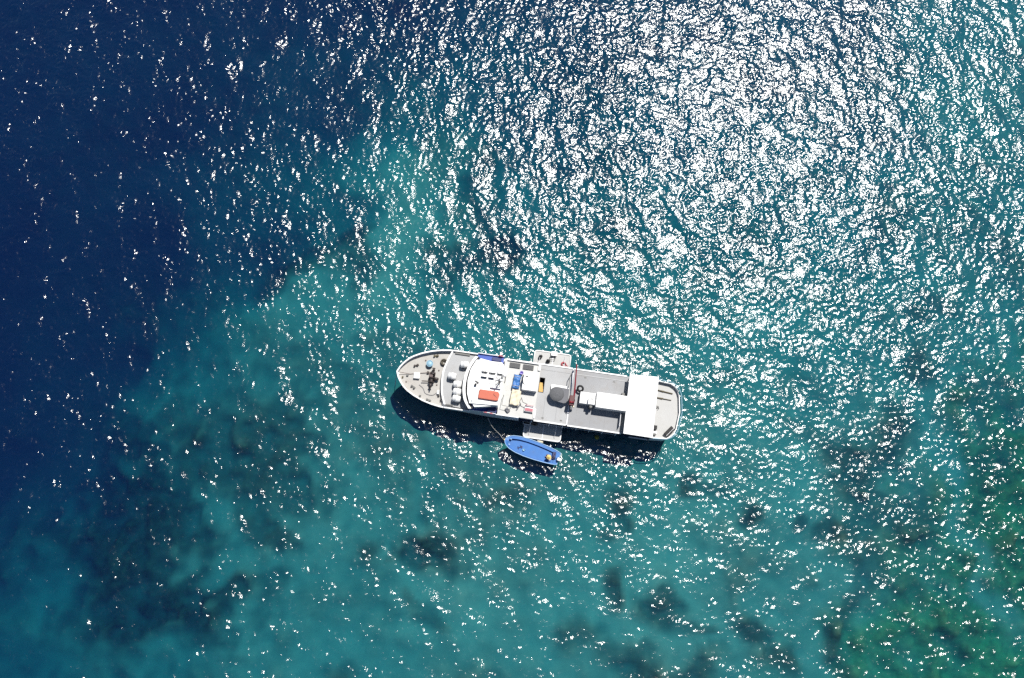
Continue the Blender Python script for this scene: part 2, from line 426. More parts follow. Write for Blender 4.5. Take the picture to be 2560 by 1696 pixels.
def prism(bm, pts, z0, z1, bev=0.0):
    lo = [bm.verts.new((p[0], p[1], z0)) for p in pts]
    hi = [bm.verts.new((p[0], p[1], z1)) for p in pts]
    n = len(pts)
    bm.faces.new(lo[::-1]); top = bm.faces.new(hi)
    for i in range(n):
        bm.faces.new((lo[i], lo[(i + 1) % n], hi[(i + 1) % n], hi[i]))
    if bev:
        bmesh.ops.bevel(bm, geom=list(top.edges), offset=bev, segments=2, affect='EDGES', profile=0.5)
    return bm

def band(bm, outer, inner, z0, z1, closed=False):
    """wall or ring of rectangular section between two polylines"""
    rows = [[bm.verts.new((*o[:2], z0)), bm.verts.new((*o[:2], z1)), bm.verts.new((*i[:2], z1)), bm.verts.new((*i[:2], z0))]
            for o, i in zip(outer, inner)]
    n = len(rows)
    for k in range(n if closed else n - 1):
        a, b = rows[k], rows[(k + 1) % n]
        for j in range(4):
            bm.faces.new((a[j], b[j], b[(j + 1) % 4], a[(j + 1) % 4]))
    if not closed:
        bm.faces.new(rows[0]); bm.faces.new(rows[-1][::-1])
    return bm

def tube(bm, path, r, n=8, closed=False, r1=None):
    path = [Vector(p) for p in path]
    rings, m = [], len(path)
    for i, p in enumerate(path):
        a = path[(i - 1) % m] if (closed or i > 0) else p
        b = path[(i + 1) % m] if (closed or i < m - 1) else p
        d = (b - a).normalized()
        u = d.cross(Vector((0, 0, 1)))
        if u.length < 1e-3:
            u = d.cross(Vector((1, 0, 0)))
        u.normalize(); w = u.cross(d)
        rr = r if r1 is None else r + (r1 - r) * i / max(1, m - 1)
        rings.append([bm.verts.new(p + rr * (math.cos(t) * u + math.sin(t) * w)) for t in [2 * math.pi * k / n for k in range(n)]])
    for i in range(m if closed else m - 1):
        a, b = rings[i], rings[(i + 1) % m]
        for k in range(n):
            bm.faces.new((a[k], a[(k + 1) % n], b[(k + 1) % n], b[k]))
    if not closed:
        bm.faces.new(rings[0]); bm.faces.new(rings[-1][::-1])
    return bm

def lathe(bm, prof, n=20, axis='z', at=(0, 0, 0)):
    at = Vector(at); rings = []
    for r, z in prof:
        ring = []
        for k in range(n):
            a = 2 * math.pi * k / n
            p = (r * math.cos(a), r * math.sin(a), z)
            if axis == 'x': p = (p[2], p[0], p[1])
            if axis == 'y': p = (p[0], p[2], p[1])
            ring.append(bm.verts.new(at + Vector(p)))
        rings.append(ring)
    for a, b in zip(rings, rings[1:]):
        for k in range(n):
            bm.faces.new((a[k], a[(k + 1) % n], b[(k + 1) % n], b[k]))
    bm.faces.new(rings[0][::-1]); bm.faces.new(rings[-1])
    return bm

def ring_torus(bm, at, R0, r, n=24, m=10, tilt=None, squash=1.0):
    pts = [Vector((R0 * math.cos(a), R0 * math.sin(a), 0)) for a in [2 * math.pi * k / n for k in range(n)]]
    if tilt is not None:
        pts = [tilt @ p for p in pts]
    return tube(bm, [p + Vector(at) for p in pts], r, m, closed=True)

def smooth_line(pts, n=6, closed=False):
    """Catmull-Rom through the points"""
    P_ = [Vector((*p, 0)) if len(p) == 2 else Vector(p) for p in pts]
    m, out_ = len(P_), []
    for i in range(m if closed else m - 1):
        p0 = P_[(i - 1) % m] if closed or i > 0 else P_[0]
        p1, p2 = P_[i], P_[(i + 1) % m]
        p3 = P_[(i + 2) % m] if closed or i + 2 < m else P_[-1]
        for k in range(n):
            t_ = k / n
            out_.append(0.5 * ((2 * p1) + (p2 - p0) * t_ + (2 * p0 - 5 * p1 + 4 * p2 - p3) * t_ ** 2 + (3 * p1 - p0 - 3 * p2 + p3) * t_ ** 3))
    if not closed:
        out_.append(P_[-1])
    return out_

def inset_line(pts, d):
    """polyline moved d to its left (x-y)"""
    res = []
    for i, p in enumerate(pts):
        a = pts[max(0, i - 1)]; b = pts[min(len(pts) - 1, i + 1)]
        t_ = Vector((b[0] - a[0], b[1] - a[1])).normalized()
        res.append(Vector((p[0] - t_.y * d, p[1] + t_.x * d)))
    return res

# ================================================================== the ship
YC = 0.33                                     # centre line
HB = [(-18.15, 0.02), (-17.95, 0.55), (-17.5, 1.22), (-17.06, 1.72), (-16.5, 2.18), (-15.5, 2.72), (-14.3, 3.18),
      (-13.1, 3.48), (-12.0, 3.64), (-10.0, 3.70), (-5.0, 3.69), (0.0, 3.66), (5.0, 3.66), (11.0, 3.70), (15.0, 3.72),
      (16.7, 3.58), (17.3, 3.25), (17.8, 2.55), (18.05, 1.6), (18.15, 0.02)]
HBx = np.array([h[0] for h in HB]); HBy = np.array([h[1] for h in HB])
def hb(x): return float(np.interp(x, HBx, HBy))
STX = np.unique(np.concatenate([np.linspace(-18.15, -12, 22), np.linspace(-12, 15, 14), np.linspace(15, 18.15, 14)]))

def outline(x0, x1, off=0.0):
    """closed deck outline between two stations, anticlockwise, moved inwards by off"""
    xs = [x for x in STX if x0 < x < x1]
    xs = [x0] + xs + [x1]
    south = [(x, YC - max(0.02, hb(x) - off)) for x in xs]
    north = [(x, YC + max(0.02, hb(x) - off)) for x in xs]
    return south + north[::-1]

def loft(levels, x0, x1, capped=True):
    """levels: (z, factor amidships, factor at the bow, bow shift)"""
    bm = new(); rows = []
    xs = [x0] + [x for x in STX if x0 < x < x1] + [x1]
    for z, fm, fb, sh in levels:
        row = []
        for side in (-1, 1):
            for x in (xs if side < 0 else xs[::-1]):
                w = max(0.0, min(1.0, (-6 - x) / 12.0))
                row.append(bm.verts.new((x + sh * w * w, YC + side * hb(x) * (fm + (fb - fm) * w), z)))
        rows.append(row)
    n = len(rows[0])
    for a, b in zip(rows, rows[1:]):
        for i in range(n):
            bm.faces.new((a[i], a[(i + 1) % n], b[(i + 1) % n], b[i]))
    if capped:
        bm.faces.new(rows[0][::-1]); bm.faces.new(rows[-1])
    return bm

ship = empty('dive_ship')
tag(ship, 'long white ship with grey decks and red crane lying at anchor, bow to the left', 'ship')
part('hull', loft([(-1.3, 0.55, 0.30, 2.4), (-0.8, 0.85, 0.5, 1.6), (0.3, 0.95, 0.70, 1.0), (0.85, 0.985, 0.82, 0.6), (1.7, 0.99, 0.90, 0.35)], -18.15, 18.1), M['navy'], ship)
part('topside_plating', loft([(0.85, 1.0, 0.86, 0.55), (2.2, 1.003, 0.94, 0.2), (3.28, 1.003, 1.0, 0.0)], -18.15, -2.0), M['plate'], ship)
part('stern_plating', loft([(0.85, 1.002, 1.0, 0), (2.9, 1.003, 1.0, 0)], 14.9, 18.15), M['plate'], ship)
# main deck house under the upper deck, seen through the open gallery
part('main_deck_house', box(new(), -2.0, -0.30, YC - 2.5, YC + 2.5, 1.7, 3.15), M['plate'], ship)
part('main_deck_house', box(new(), 0.95, 14.9, YC - 2.5, YC + 2.5, 1.7, 3.15), M['plate'], ship)
# foredeck
part('foredeck', prism(new(), outline(-18.0, -11.9, 0.10), 3.28, 3.34), M['cream'], ship)
bow = [(x, y) for x, y in outline(-18.15, -11.6)]
half = len(bow) // 2
line = bow[:half][::-1] + bow[half:][::-1]
line = [p for i, p in enumerate(line) if i == 0 or (Vector(p) - Vector(line[i - 1])).length > 0.02]
part('bow_bulwark', band(new(), line, inset_line(line, 0.09), 3.28, 3.92), M['plate'], ship)
part('bow_cap_rail', band(new(), inset_line(line, -0.04), inset_line(line, 0.13), 3.92, 3.98), M['white'], ship)
# raised boat deck behind the curved coaming
COAM = [(-11.58, -3.02), (-11.93, -2.24), (-12.2, -1.4), (-12.38, -0.2), (-12.42, 1.0), (-12.25, 2.06), (-11.9, 3.25), (-11.62, 3.95)]
cl = smooth_line(COAM, 4)
part('boat_deck', prism(new(), [(-8.0, YC - 3.62)] + [(p.x + 0.1, p.y) for p in cl] + [(-8.0, YC + 3.62)], 3.34, 4.0), M['deck'], ship)
part('boat_deck_coaming', band(new(), [(p.x, p.y) for p in cl], [(p.x + 0.20, p.y) for p in cl], 3.34, 4.16), M['white'], ship)
for s, nm in ((1, 'N'), (-1, 'S')):
    part('boat_deck_bulwark', box(new(), -11.5, -8.2, YC + s * 3.70 - 0.13, YC + s * 3.70 + 0.02, 3.25, 4.35), M['white'], ship)
part('side_locker', box(new(), -11.2, -9.3, 3.60, 3.84, 4.0, 4.18), M['grey'], ship)
part('side_locker', box(new(), -11.35, -10.4, -3.05, -2.93, 4.0, 4.12), M['grey'], ship)
# wheelhouse: walls, windows, visor, roof
VIS = [(-8.30, -3.32), (-8.75, -2.75), (-9.08, -2.2), (-9.38, -1.13), (-9.46, 0.16), (-9.28, 1.55), (-8.85, 2.65), (-8.45, 3.38)]
vl = smooth_line(VIS, 4)
vi = [(p.x + 0.36, p.y * 0.985) for p in vl]
part('wheelhouse_wall', prism(new(), [(p.x + 0.72, p.y * 0.92) for p in vl] + [(-4.75, 2.75), (-4.75, -2.5)], 4.0, 5.98), M['white'], ship)
for k in range(3, len(vl) - 4, 3):
    a, b = vl[k], vl[k + 3]
    q = new()
    ax, ay, bx_, by_ = a.x + 0.67, a.y * 0.92, b.x + 0.67, b.y * 0.92
    dx, dy = (bx_ - ax) * 0.06, (by_ - ay) * 0.06
    band(q, [(ax + dx, ay + dy), (bx_ - dx, by_ - dy)], [(ax + dx + 0.04, ay + dy), (bx_ - dx + 0.04, by_ - dy)], 4.75, 5.55)
    part('window', q, M['glass'], ship)
part('visor', band(new(), [(p.x, p.y) for p in vl], vi, 5.62, 5.74), M['white'], ship)
part('visor_gap_shade', band(new(), vi, [(p.x + 0.60, p.y * 0.96) for p in vl], 5.56, 5.66), M['dark'], ship)  # black band standing for the shade in the gap between visor and roof
ROOF = [(-4.72, -2.50), (-8.25, -2.72), (-8.72, -1.55), (-8.92, 0.1), (-8.75, 1.6), (-8.2, 2.85), (-4.98, 2.95), (-4.60, 2.4)]
part('wheelhouse_roof', prism(new(), ROOF, 5.98, 6.2, 0.05), M['roof'], ship)
# bridge wings with blue decks
for s, y0, y1 in ((1, 2.80, 3.98), (-1, -3.32, -2.45)):
    part('bridge_wing_deck', box(new(), -8.25, -4.9, y0, y1, 4.0, 4.55), M['blue'], ship)
    e = y1 if s > 0 else y0
    part('bridge_wing_bulwark', box(new(), -8.25, -4.9, min(e, e + s * 0.07), max(e, e + s * 0.07), 3.25, 4.85), M['plate'], ship)
part('wing_locker', box(new(), -5.95, -4.93, -3.25, -2.50, 4.55, 5.0, 0.03), M['darkblue'], ship)
part('wing_locker', box(new(), -6.4, -5.2, 3.32, 3.75, 4.55, 4.72, 0.03), M['darkblue'], ship)
# bridge deck aft of the wheelhouse
part('bridge_deck', box(new(), -4.75, -0.10, YC - 3.64, YC + 3.64, 3.50, 4.15), M['pale'], ship)
part('bridge_deck_side', box(new(), -4.9, -2.0, YC - 3.72, YC - 3.645, 2.9, 4.2), M['plate'], ship)
part('bridge_deck_edge', box(new(), -0.22, 0.02, -3.12, -1.95, 4.16, 4.3), M['white'], ship)
part('bridge_deck_edge', box(new(), -0.40, -0.12, 2.95, 3.80, 4.16, 4.42), M['white'], ship)
part('bridge_deck_rail', box(new(), -4.4, -0.40, 3.72, 3.86, 4.16, 4.42), M['white'], ship)
part('hull_name_plate', box(new(), -4.1, -3.3, YC - 3.745, YC - 3.722, 3.1, 3.5), M['grey'], ship)
# grating hatches on the port side of the bridge deck
slat0 = None
for x0, x1 in ((-4.08, -2.72), (-2.36, -1.0)):
    f = part('grating_hatch', box(new(), x0, x1, 2.86, 3.50, 4.15, 4.30, 0.02), M['grey'], ship)
    for k in range(5):
        yy = 2.93 + k * 0.125
        if slat0 is None:
            slat0 = part('slat', box(new(), -0.63, 0.63, -0.03, 0.03, 0.0, 0.05), M['awn'], f); slat0.location = ((x0 + x1) / 2, yy, 4.295)
        else:
            again(slat0, ((x0 + x1) / 2, yy, 4.295), f)
# white engine casing and its roof box
part('engine_casing', box(new(), -2.12, -0.24, 0.10, 2.30, 4.15, 5.15, 0.04), M['roof'], ship)
part('casing_pipe', tube(new(), [(-2.05, 1.95, 5.2), (-2.15, 1.5, 5.3), (-2.05, 0.95, 5.2), (-1.85, 0.75, 5.18)], 0.05), M['grey'], ship)
part('casing_pipe', tube(new(), [(-1.85, 1.80, 5.18), (-1.62, 1.86, 5.25), (-1.55, 1.80, 5.18)], 0.05), M['grey'], ship)
# roof hatches, mast, stays on the wheelhouse
sk0 = None
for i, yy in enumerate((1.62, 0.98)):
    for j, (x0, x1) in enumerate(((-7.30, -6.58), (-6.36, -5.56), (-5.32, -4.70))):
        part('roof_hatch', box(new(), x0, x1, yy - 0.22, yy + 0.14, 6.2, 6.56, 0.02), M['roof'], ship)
        part('hatch_shade_strip', box(new(), x0 + 0.04, x1 - 0.04, yy - 0.30, yy - 0.205, 6.22, 6.50), M['glass'], ship)  # dark strip along the south side stands in for the hatch's shadow
mast = part('mast', tube(new(), [(-4.95, 0.35, 6.2), (-4.90, 0.45, 8.4)], 0.09, 10, r1=0.05), M['grey'], ship)
for dx, dy in ((-0.5, 0.25), (0.35, 0.45), (0.1, -0.55)):
    part('mast_leg', tube(new(), [(-4.95 + dx, 0.35 + dy, 6.2), (-4.92, 0.42, 7.7)], 0.035, 6), M['grey'], ship)
part('crosstree', tube(new(), [(-5.25, -0.25, 7.5), (-4.55, 1.15, 7.5)], 0.045, 6), M['grey'], mast)
part('radar_scanner', box(new(), -5.65, -4.35, 0.30, 0.48, 7.86, 8.02, 0.03), M['white'], mast)
part('radar_dome', lathe(new(), [(0.02, 0), (0.26, 0.03), (0.30, 0.12), (0.22, 0.24), (0.02, 0.3)], 16, at=(-4.45, 1.25, 6.9)), M['white'], mast, True)
part('aerial_rack', tube(new(), [(-4.35, 1.45, 6.2), (-4.3, 1.4, 6.75), (-4.28, 0.5, 6.75), (-4.35, 0.4, 6.2)], 0.05, 6), M['rust'], ship)
part('searchlight', lathe(new(), [(0.10, -0.12), (0.14, -0.05), (0.16, 0.12), (0.14, 0.15)], 12, 'x', (-7.85, -0.35, 6.5)), M['dark'], ship, True)
part('horn', tube(new(), [(-8.0, 0.15, 6.25), (-7.7, 0.05, 6.3), (-7.5, -0.1, 6.35)], 0.05, 8, r1=0.1), M['grey'], ship, True)
for a, b in (((-5.0, 0.4, 8.2), (-7.8, 1.9, 6.25)), ((-4.95, 0.45, 8.2), (-5.4, 2.75, 6.25)), ((-5.0, 0.4, 8.2), (-8.3, -1.4, 6.25))):
    part('mast_stay', tube(new(), [a, b], 0.018, 5), M['grey'], ship)
part('roof_rail', tube(new(), [(-7.9, -2.3, 6.2), (-7.95, -2.3, 6.7), (-7.8, -1.2, 6.7), (-7.75, -1.2, 6.2)], 0.03, 6), M['trim'], ship)
part('bridge_rail', tube(new(), [(-4.25, -0.9, 4.15), (-4.25, -0.9, 5.05), (-4.3, -2.2, 5.05), (-3.2, -2.3, 5.05), (-3.2, -2.3, 4.15)], 0.035, 6), M['grey'], ship)
part('bridge_rail', tube(new(), [(-2.0, -0.9, 4.15), (-2.0, -0.9, 4.95), (-1.75, -1.45, 4.95), (-1.2, -1.62, 4.95), (-1.2, -1.62, 4.15)], 0.045, 6), M['grey'], ship)
# upper deck, in two levels, with a stairwell opening by the engine casing
def deck_with_hole(name, x0, x1, y0, y1, hx0, hx1, hy0, hy1, z0, z1, mat):
    bm = new()
    xs, ys = [x0, hx0, hx1, x1], [y0, hy0, hy1, y1]
    g = {}
    for i, x in enumerate(xs):
        for j, y in enumerate(ys):
            for k, z in enumerate((z0, z1)):
                g[i, j, k] = bm.verts.new((x, y, z))
    for i in range(3):
        for j in range(3):
            if (i, j) == (1, 1):
                continue
            bm.faces.new((g[i, j, 1], g[i + 1, j, 1], g[i + 1, j + 1, 1], g[i, j + 1, 1]))
            bm.faces.new((g[i, j, 0], g[i, j + 1, 0], g[i + 1, j + 1, 0], g[i + 1, j, 0]))
    for i in range(3):
        for j in (0, 3):
            bm.faces.new((g[i, j, 0], g[i + 1, j, 0], g[i + 1, j, 1], g[i, j, 1]))
            bm.faces.new((g[j, i, 0], g[j, i + 1, 0], g[j, i + 1, 1], g[j, i, 1]))
    for a, b in (((1, 1), (2, 1)), ((2, 1), (2, 2)), ((2, 2), (1, 2)), ((1, 2), (1, 1))):
        bm.faces.new((g[(*a, 0)], g[(*b, 0)], g[(*b, 1)], g[(*a, 1)]))
    return part(name, bm, mat, ship)
deck_with_hole('upper_deck', -0.10, 4.02, YC - 3.66, YC + 3.66, 0.02, 0.62, 0.40, 2.22, 3.25, 3.50, M['deck'])
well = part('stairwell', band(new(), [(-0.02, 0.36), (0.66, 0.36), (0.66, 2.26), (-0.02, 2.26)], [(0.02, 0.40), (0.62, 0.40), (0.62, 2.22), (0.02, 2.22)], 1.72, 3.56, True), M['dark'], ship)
tr0 = None
for k in range(6):
    loc = (0.30, 0.52 + k * 0.23, 3.46 - 0.16 * k)
    if tr0 is None:
        tr0 = part('tread', box(new(), -0.27, 0.27, -0.10, 0.10, -0.02, 0.02), M['yellow'], well); tr0.location = loc
    else:
        again(tr0, loc, well)
part('aft_upper_deck', prism(new(), [(4.16, YC - 3.66), (15.0, YC - 3.70), (15.0, YC + 3.70), (4.16, YC + 3.66)], 3.16, 3.34), M['deck2'], ship)
part('deck_step', box(new(), 4.02, 4.16, YC - 3.66, YC + 3.66, 3.16, 3.62), M['trim'], ship)
part('step_rail', tube(new(), [(3.74, 1.5, 3.5), (3.72, 1.5, 4.4), (3.68, 2.65, 4.4), (3.85, 3.1, 4.4), (3.85, 3.1, 3.5)], 0.05, 8), M['grey'], ship)
for x0, x1, z in ((-0.08, 4.0, 3.50), (4.2, 11.0, 3.34)):
    for s in (-1, 1):
        w = 0.16
        part('edge_trim', box(new(), x0, x1, YC + s * (hb((x0 + x1) / 2) + 0.01) - w / 2, YC + s * (hb((x0 + x1) / 2) + 0.01) + w / 2, z - 0.2, z + 0.10), M['white'], ship)
    part('waterway_strip', box(new(), x0 + 0.1, x1 - 0.1, 3.30, 3.42, z - 0.02, z + 0.03), M['deck'], ship)
seam0 = None
for x, z in ((1.0, 3.502), (2.6, 3.502), (5.2, 3.342), (7.0, 3.342), (8.8, 3.342), (10.4, 3.342)):
    if seam0 is None:
        seam0 = part('deck_seam', box(new(), -0.025, 0.025, YC - 3.5, 0.02, -0.01, 0.012), M['deck2'], ship); seam0.location = (x, 0, z)
    else:
        again(seam0, (x, 0, z), ship)
for x in (0.85, 3.2):
    part('deck_drain', box(new(), x, x + 0.28, -2.95, -2.78, 3.49, 3.515), M['grey'], ship)
for x in (5.6, 9.3):
    part('deck_drain', box(new(), x, x + 0.28, 3.00, 3.16, 3.33, 3.355), M['grey'], ship)
post0 = None
for x in (-0.3, 1.95, 3.67, 5.44, 7.10, 8.78, 10.50):
    if post0 is None:
        post0 = part('gallery_post', tube(new(), [(0, 0, 0), (0, -0.12, -1.75)], 0.065, 8), M['trim'], ship); post0.location = (x, -3.40, 3.28)
    else:
        again(post0, (x, -3.40, 3.28), ship)
for x in (5.44, 7.1, 8.78, 10.5):
    c = again(post0, (x, YC + 3.70, 3.28), ship, math.pi)
part('gallery_rail', tube(new(), [(-0.3, -3.50, 2.45), (10.5, -3.50, 2.45)], 0.025, 6), M['trim'], ship)
# deck houses aft
dh = part('aft_deckhouse', box(new(), 7.32, 11.25, -0.74, 1.18, 3.34, 4.95, 0.03), M['white'], ship)
part('deckhouse_front', box(new(), 5.30, 7.30, -0.42, 1.04, 3.34, 4.35, 0.03), M['roof'], ship)
part('hatch_cover', box(new(), 6.35, 7.18, -0.50, 0.30, 4.35, 4.95, 0.03), M['white'], ship)
part('hatch_handle', tube(new(), [(6.6, 0.15, 4.95), (6.62, 0.2, 5.06), (6.9, 0.22, 5.06), (6.92, 0.18, 4.95)], 0.03, 6), M['grey'], ship)
part('exhaust_pipe', lathe(new(), [(0.16, 3.34), (0.16, 4.6), (0.2, 4.62), (0.2, 4.7), (0.12, 4.72)], 14, at=(6.75, -0.75, 0)), M['grey'], ship, True)
part('vent_grille', box(new(), 10.55, 11.08, 1.22, 1.75, 3.34, 3.75, 0.02), M['grey'], ship)
part('canopy_screen', box(new(), 10.62, 10.68, -2.6, -0.9, 3.34, 4.2), M['trim'], ship)
# canopy
cp = part('canopy', prism(new(), [(11.12, -3.52), (14.78, -3.55), (14.80, 4.22), (11.14, 4.02)], 4.74, 4.86, 0.03), M['roof'], ship)
cpost = None
for x in (11.35, 14.55):
    for y in (-3.25, 0.3, 3.85):
        if cpost is None:
            cpost = part('canopy_post', tube(new(), [(0, 0, 0), (0, 0, 1.6)], 0.06, 8), M['trim'], ship); cpost.location = (x, y, 3.2)
        else:
            again(cpost, (x, y, 3.2), ship)
# stern deck, bulwark and rail
st = outline(14.6, 18.0, 0.22)
part('stern_deck', prism(new(), outline(14.95, 18.0, 0.12), 2.85, 3.0), M['light'], ship)
sl = [p for p in outline(15.0, 18.15)]
h2 = len(sl) // 2
part('stern_bulwark', band(new(), sl, [(p[0] - 0.10 * max(0, (p[0] - 16.5) / 1.6), YC + (p[1] - YC) * 0.965) for p in sl], 2.85, 3.45), M['white'], ship)
rl = [(p[0] + 0.16 * max(0, (p[0] - 16.5) / 1.6), YC + (p[1] - YC) * 1.02, 3.85) for p in sl]
part('stern_rail', tube(new(), rl, 0.05, 8), M['palebl'], ship)
sp0 = None
for p in rl[::3]:
    if sp0 is None:
        sp0 = part('stanchion', tube(new(), [(0, 0, 0), (0, 0, 0.7)], 0.03, 6), M['trim'], ship); sp0.location = (p[0], p[1], 3.15)
    else:
        again(sp0, (p[0], p[1], 3.15), ship)
part('rubbing_strake', box(new(), 12.3, 14.7, YC - 3.84, YC - 3.69, 1.4, 1.65), M['trim'], ship)
# boarding platforms folded down on both sides
for s in (1, -1):
    ya, yb = (3.95, 6.22) if s > 0 else (-3.30, -5.32)
    rc = 0.28
    corners = [(-1.12, ya), (3.66, ya), (3.66, yb - s * rc), (3.66 - 0.08, yb - s * 0.08), (3.66 - rc, yb), (-1.12 + rc, yb), (-1.12 + 0.08, yb - s * 0.08), (-1.12, yb - s * rc)]
    pf = part('boarding_platform', prism(new(), corners if s > 0 else corners[::-1], 1.07, 1.20), M['light'], ship)
    part('platform_rim', tube(new(), [(c[0], c[1], 1.23) for c in corners[1:] + corners[:1]], 0.085, 8), M['white'], pf, True)
    part('platform_beam', box(new(), 1.28, 1.40, min(ya, yb) + 0.1, max(ya, yb) - 0.1, 1.20, 1.25), M['trim'], pf)
    for x in (-0.4, 2.9):
        part('platform_stay', tube(new(), [(x, ya + s * 0.1, 2.9), (x, yb - s * 0.25, 1.20)], 0.02, 5), M['trim'], pf)
ladder = part('side_ladder', tube(new(), [(-1.35, -3.40, 1.8), (-1.35, -3.72, 1.75), (-0.42, -3.72, 1.75), (-0.42, -3.40, 1.8)], 0.045, 8), M['trim'], ship)
part('ladder_step', box(new(), -1.25, -0.52, -3.66, -3.46, 1.55, 1.60), M['dark'], ladder)
# crane
cr = part('crane', lathe(new(), [(0.42, 3.5), (0.42, 3.62), (0.24, 3.7), (0.22, 4.3), (0.3, 4.36), (0.3, 4.45)], 16, at=(4.35, -0.1, 0)), M['dred'], ship, True)
part('crane_housing', box(new(), 3.96, 4.60, -0.98, 0.28, 4.45, 5.1, 0.06), M['dred'], cr)
part('crane_boom', tube(new(), [(4.52, 0.05, 4.95), (4.43, 2.0, 5.10), (4.33, 4.25, 5.25)], 0.115, 8, r1=0.07), M['red'], cr)
part('boom_ram', tube(new(), [(4.58, -0.1, 4.65), (4.55, 1.0, 4.92)], 0.06, 8), M['red'], cr)
part('winch_drum', lathe(new(), [(0.22, -0.3), (0.22, -0.26), (0.13, -0.26), (0.13, 0.26), (0.22, 0.26), (0.22, 0.3)], 14, 'x', (4.30, -0.62, 5.2)), M['red'], cr, True)
part('control_levers', tube(new(), [(4.15, -0.9, 4.6), (4.1, -1.25, 4.75), (4.45, -1.3, 4.7)], 0.06, 6), M['dark'], cr)
part('crane_seat', box(new(), 4.42, 4.72, -1.1, -0.85, 4.0, 4.35, 0.04), M['canvas'], cr)
part('hook_block', box(new(), 4.24, 4.42, 4.12, 4.36, 4.72, 5.05, 0.04), M['grey'], cr)
part('hoist_wire', tube(new(), [(4.33, 4.25, 5.2), (4.33, 4.24, 5.0)], 0.02, 5), M['dark'], cr)
# round grey sunshade over the white table, midships
aw = [(2.3 + 0.90 * math.cos(a), 0.26 + 0.90 * math.sin(a)) for a in [math.pi / 2 + math.pi * k / 14 for k in range(15)]]
shade = part('sunshade', prism(new(), aw + [(3.4, -0.80), (3.86, -0.38), (3.82, 1.10), (2.9, 1.14)], 4.52, 4.56), M['awn2'], ship)
disc = new(); lathe(disc, [(0.92, 4.565), (0.9, 4.60), (0.45, 4.68), (0.06, 4.74)], 24, at=(2.34, 0.24, 0))
part('shade_dome', disc, M['awn'], shade, True)
for k in range(8):
    a = k * math.pi / 4 + 0.2
    part('shade_rib', tube(new(), [(2.34, 0.24, 4.745), (2.34 + 0.46 * math.cos(a), 0.24 + 0.46 * math.sin(a), 4.69), (2.34 + 0.9 * math.cos(a), 0.24 + 0.9 * math.sin(a), 4.60)], 0.018, 5), M['awn2'], shade)
for x, y in ((1.75, -0.1), (3.7, 0.95), (3.55, -0.5), (2.3, 1.0)):
    part('shade_post', tube(new(), [(x, y, 3.5), (x, y, 4.52)], 0.035, 6), M['trim'], shade)
part('deck_table', box(new(), 1.55, 3.75, 0.72, 1.50, 3.82, 3.92, 0.02), M['roof'], ship)
for x, y in ((1.7, 0.85), (3.6, 1.4), (3.6, 0.85), (1.7, 1.4)):
    part('table_leg', box(new(), x - 0.04, x + 0.04, y - 0.04, y + 0.04, 3.5, 3.82), M['trim'], ship)
# anchor windlass on the foredeck
wl = part('windlass', box(new(), -14.1, -13.35, -0.45, 0.95, 3.34, 3.56, 0.03), M['rust2'], ship)
part('windlass_drum', lathe(new(), [(0.38, -0.30), (0.38, -0.24), (0.22, -0.22), (0.22, 0.22), (0.38, 0.24), (0.38, 0.30)], 16, 'y', (-13.65, -0.15, 3.95)), M['rust'], wl, True)
part('chain_wheel', lathe(new(), [(0.34, -0.12), (0.36, -0.08), (0.24, 0.0), (0.36, 0.08), (0.34, 0.12)], 14, 'y', (-13.62, 0.72, 3.92)), M['rust'], wl, True)
part('gear_case', box(new(), -14.02, -13.55, 0.18, 0.52, 3.56, 4.18, 0.05), M['rust2'], wl)
part('windlass_motor', lathe(new(), [(0.10, -0.34), (0.20, -0.30), (0.20, 0.28), (0.12, 0.34)], 14, 'x', (-13.15, 0.08, 3.80)), M['rust'], wl, True)
part('windlass_shaft', tube(new(), [(-13.66, -1.40, 3.90), (-13.60, 1.45, 3.95)], 0.085, 10), M['rust'], wl, True)
part('warping_head', lathe(new(), [(0.22, -0.22), (0.13, 0.0), (0.22, 0.22)], 14, 'y', (-13.68, -0.85, 3.90)), M['rust'], wl, True)
part('warping_head', lathe(new(), [(0.22, -0.18), (0.14, 0.0), (0.22, 0.18)], 14, 'y', (-13.60, 1.22, 3.95)), M['rust'], wl, True)
part('brake_lever', tube(new(), [(-13.9, -0.32, 3.7), (-14.9, -0.42, 3.75)], 0.07, 6), M['rust'], wl)
part('chain_stopper', box(new(), -14.45, -14.18, 0.66, 0.95, 3.34, 3.66, 0.03), M['rust'], wl)
part('anchor_chain', tube(new(), [(-13.9, 0.72, 3.6), (-14.3, 0.8, 3.6), (-15.2, 0.62, 3.42), (-16.6, 0.30, 3.42), (-18.0, 0.30, 3.9)], 0.035, 6), M['rust2'], ship)
def bollard(x, y, rz, mat='rust'):
    bm = new()
    box(bm, -0.32, 0.32, -0.12, 0.12, 3.34, 3.40)
    for dx in (-0.2, 0.2):
        lathe(bm, [(0.10, 3.40), (0.09, 3.62), (0.13, 3.64), (0.12, 3.70)], 10, at=(dx, 0, 0))
    o = part('bollard', bm, M[mat], ship); o.location = (x, y, 0); o.rotation_euler = (0, 0, rz); return o
bollard(-15.98, 1.52, 0.42)
bollard(-15.9, -1.28, -0.5, 'grey')
bollard(-13.66, 3.12, 0.25, 'wood')
bollard(-13.66, -2.70, -0.25, 'grey')
part('fairlead', box(new(), -17.0, -16.75, -0.02, 0.22, 3.34, 3.6, 0.03), M['grey'], ship)
part('fairlead', box(new(), -14.95, -14.7, -2.42, -2.2, 3.34, 3.62, 0.03), M['grey'], ship)
part('fairlead', box(new(), -17.55, -17.35, -0.35, -0.12, 3.34, 3.55, 0.03), M['wood'], ship)
part('foredeck_locker', box(new(), -12.75, -12.45, -1.78, -1.30, 3.34, 3.70, 0.03), M['white'], ship)
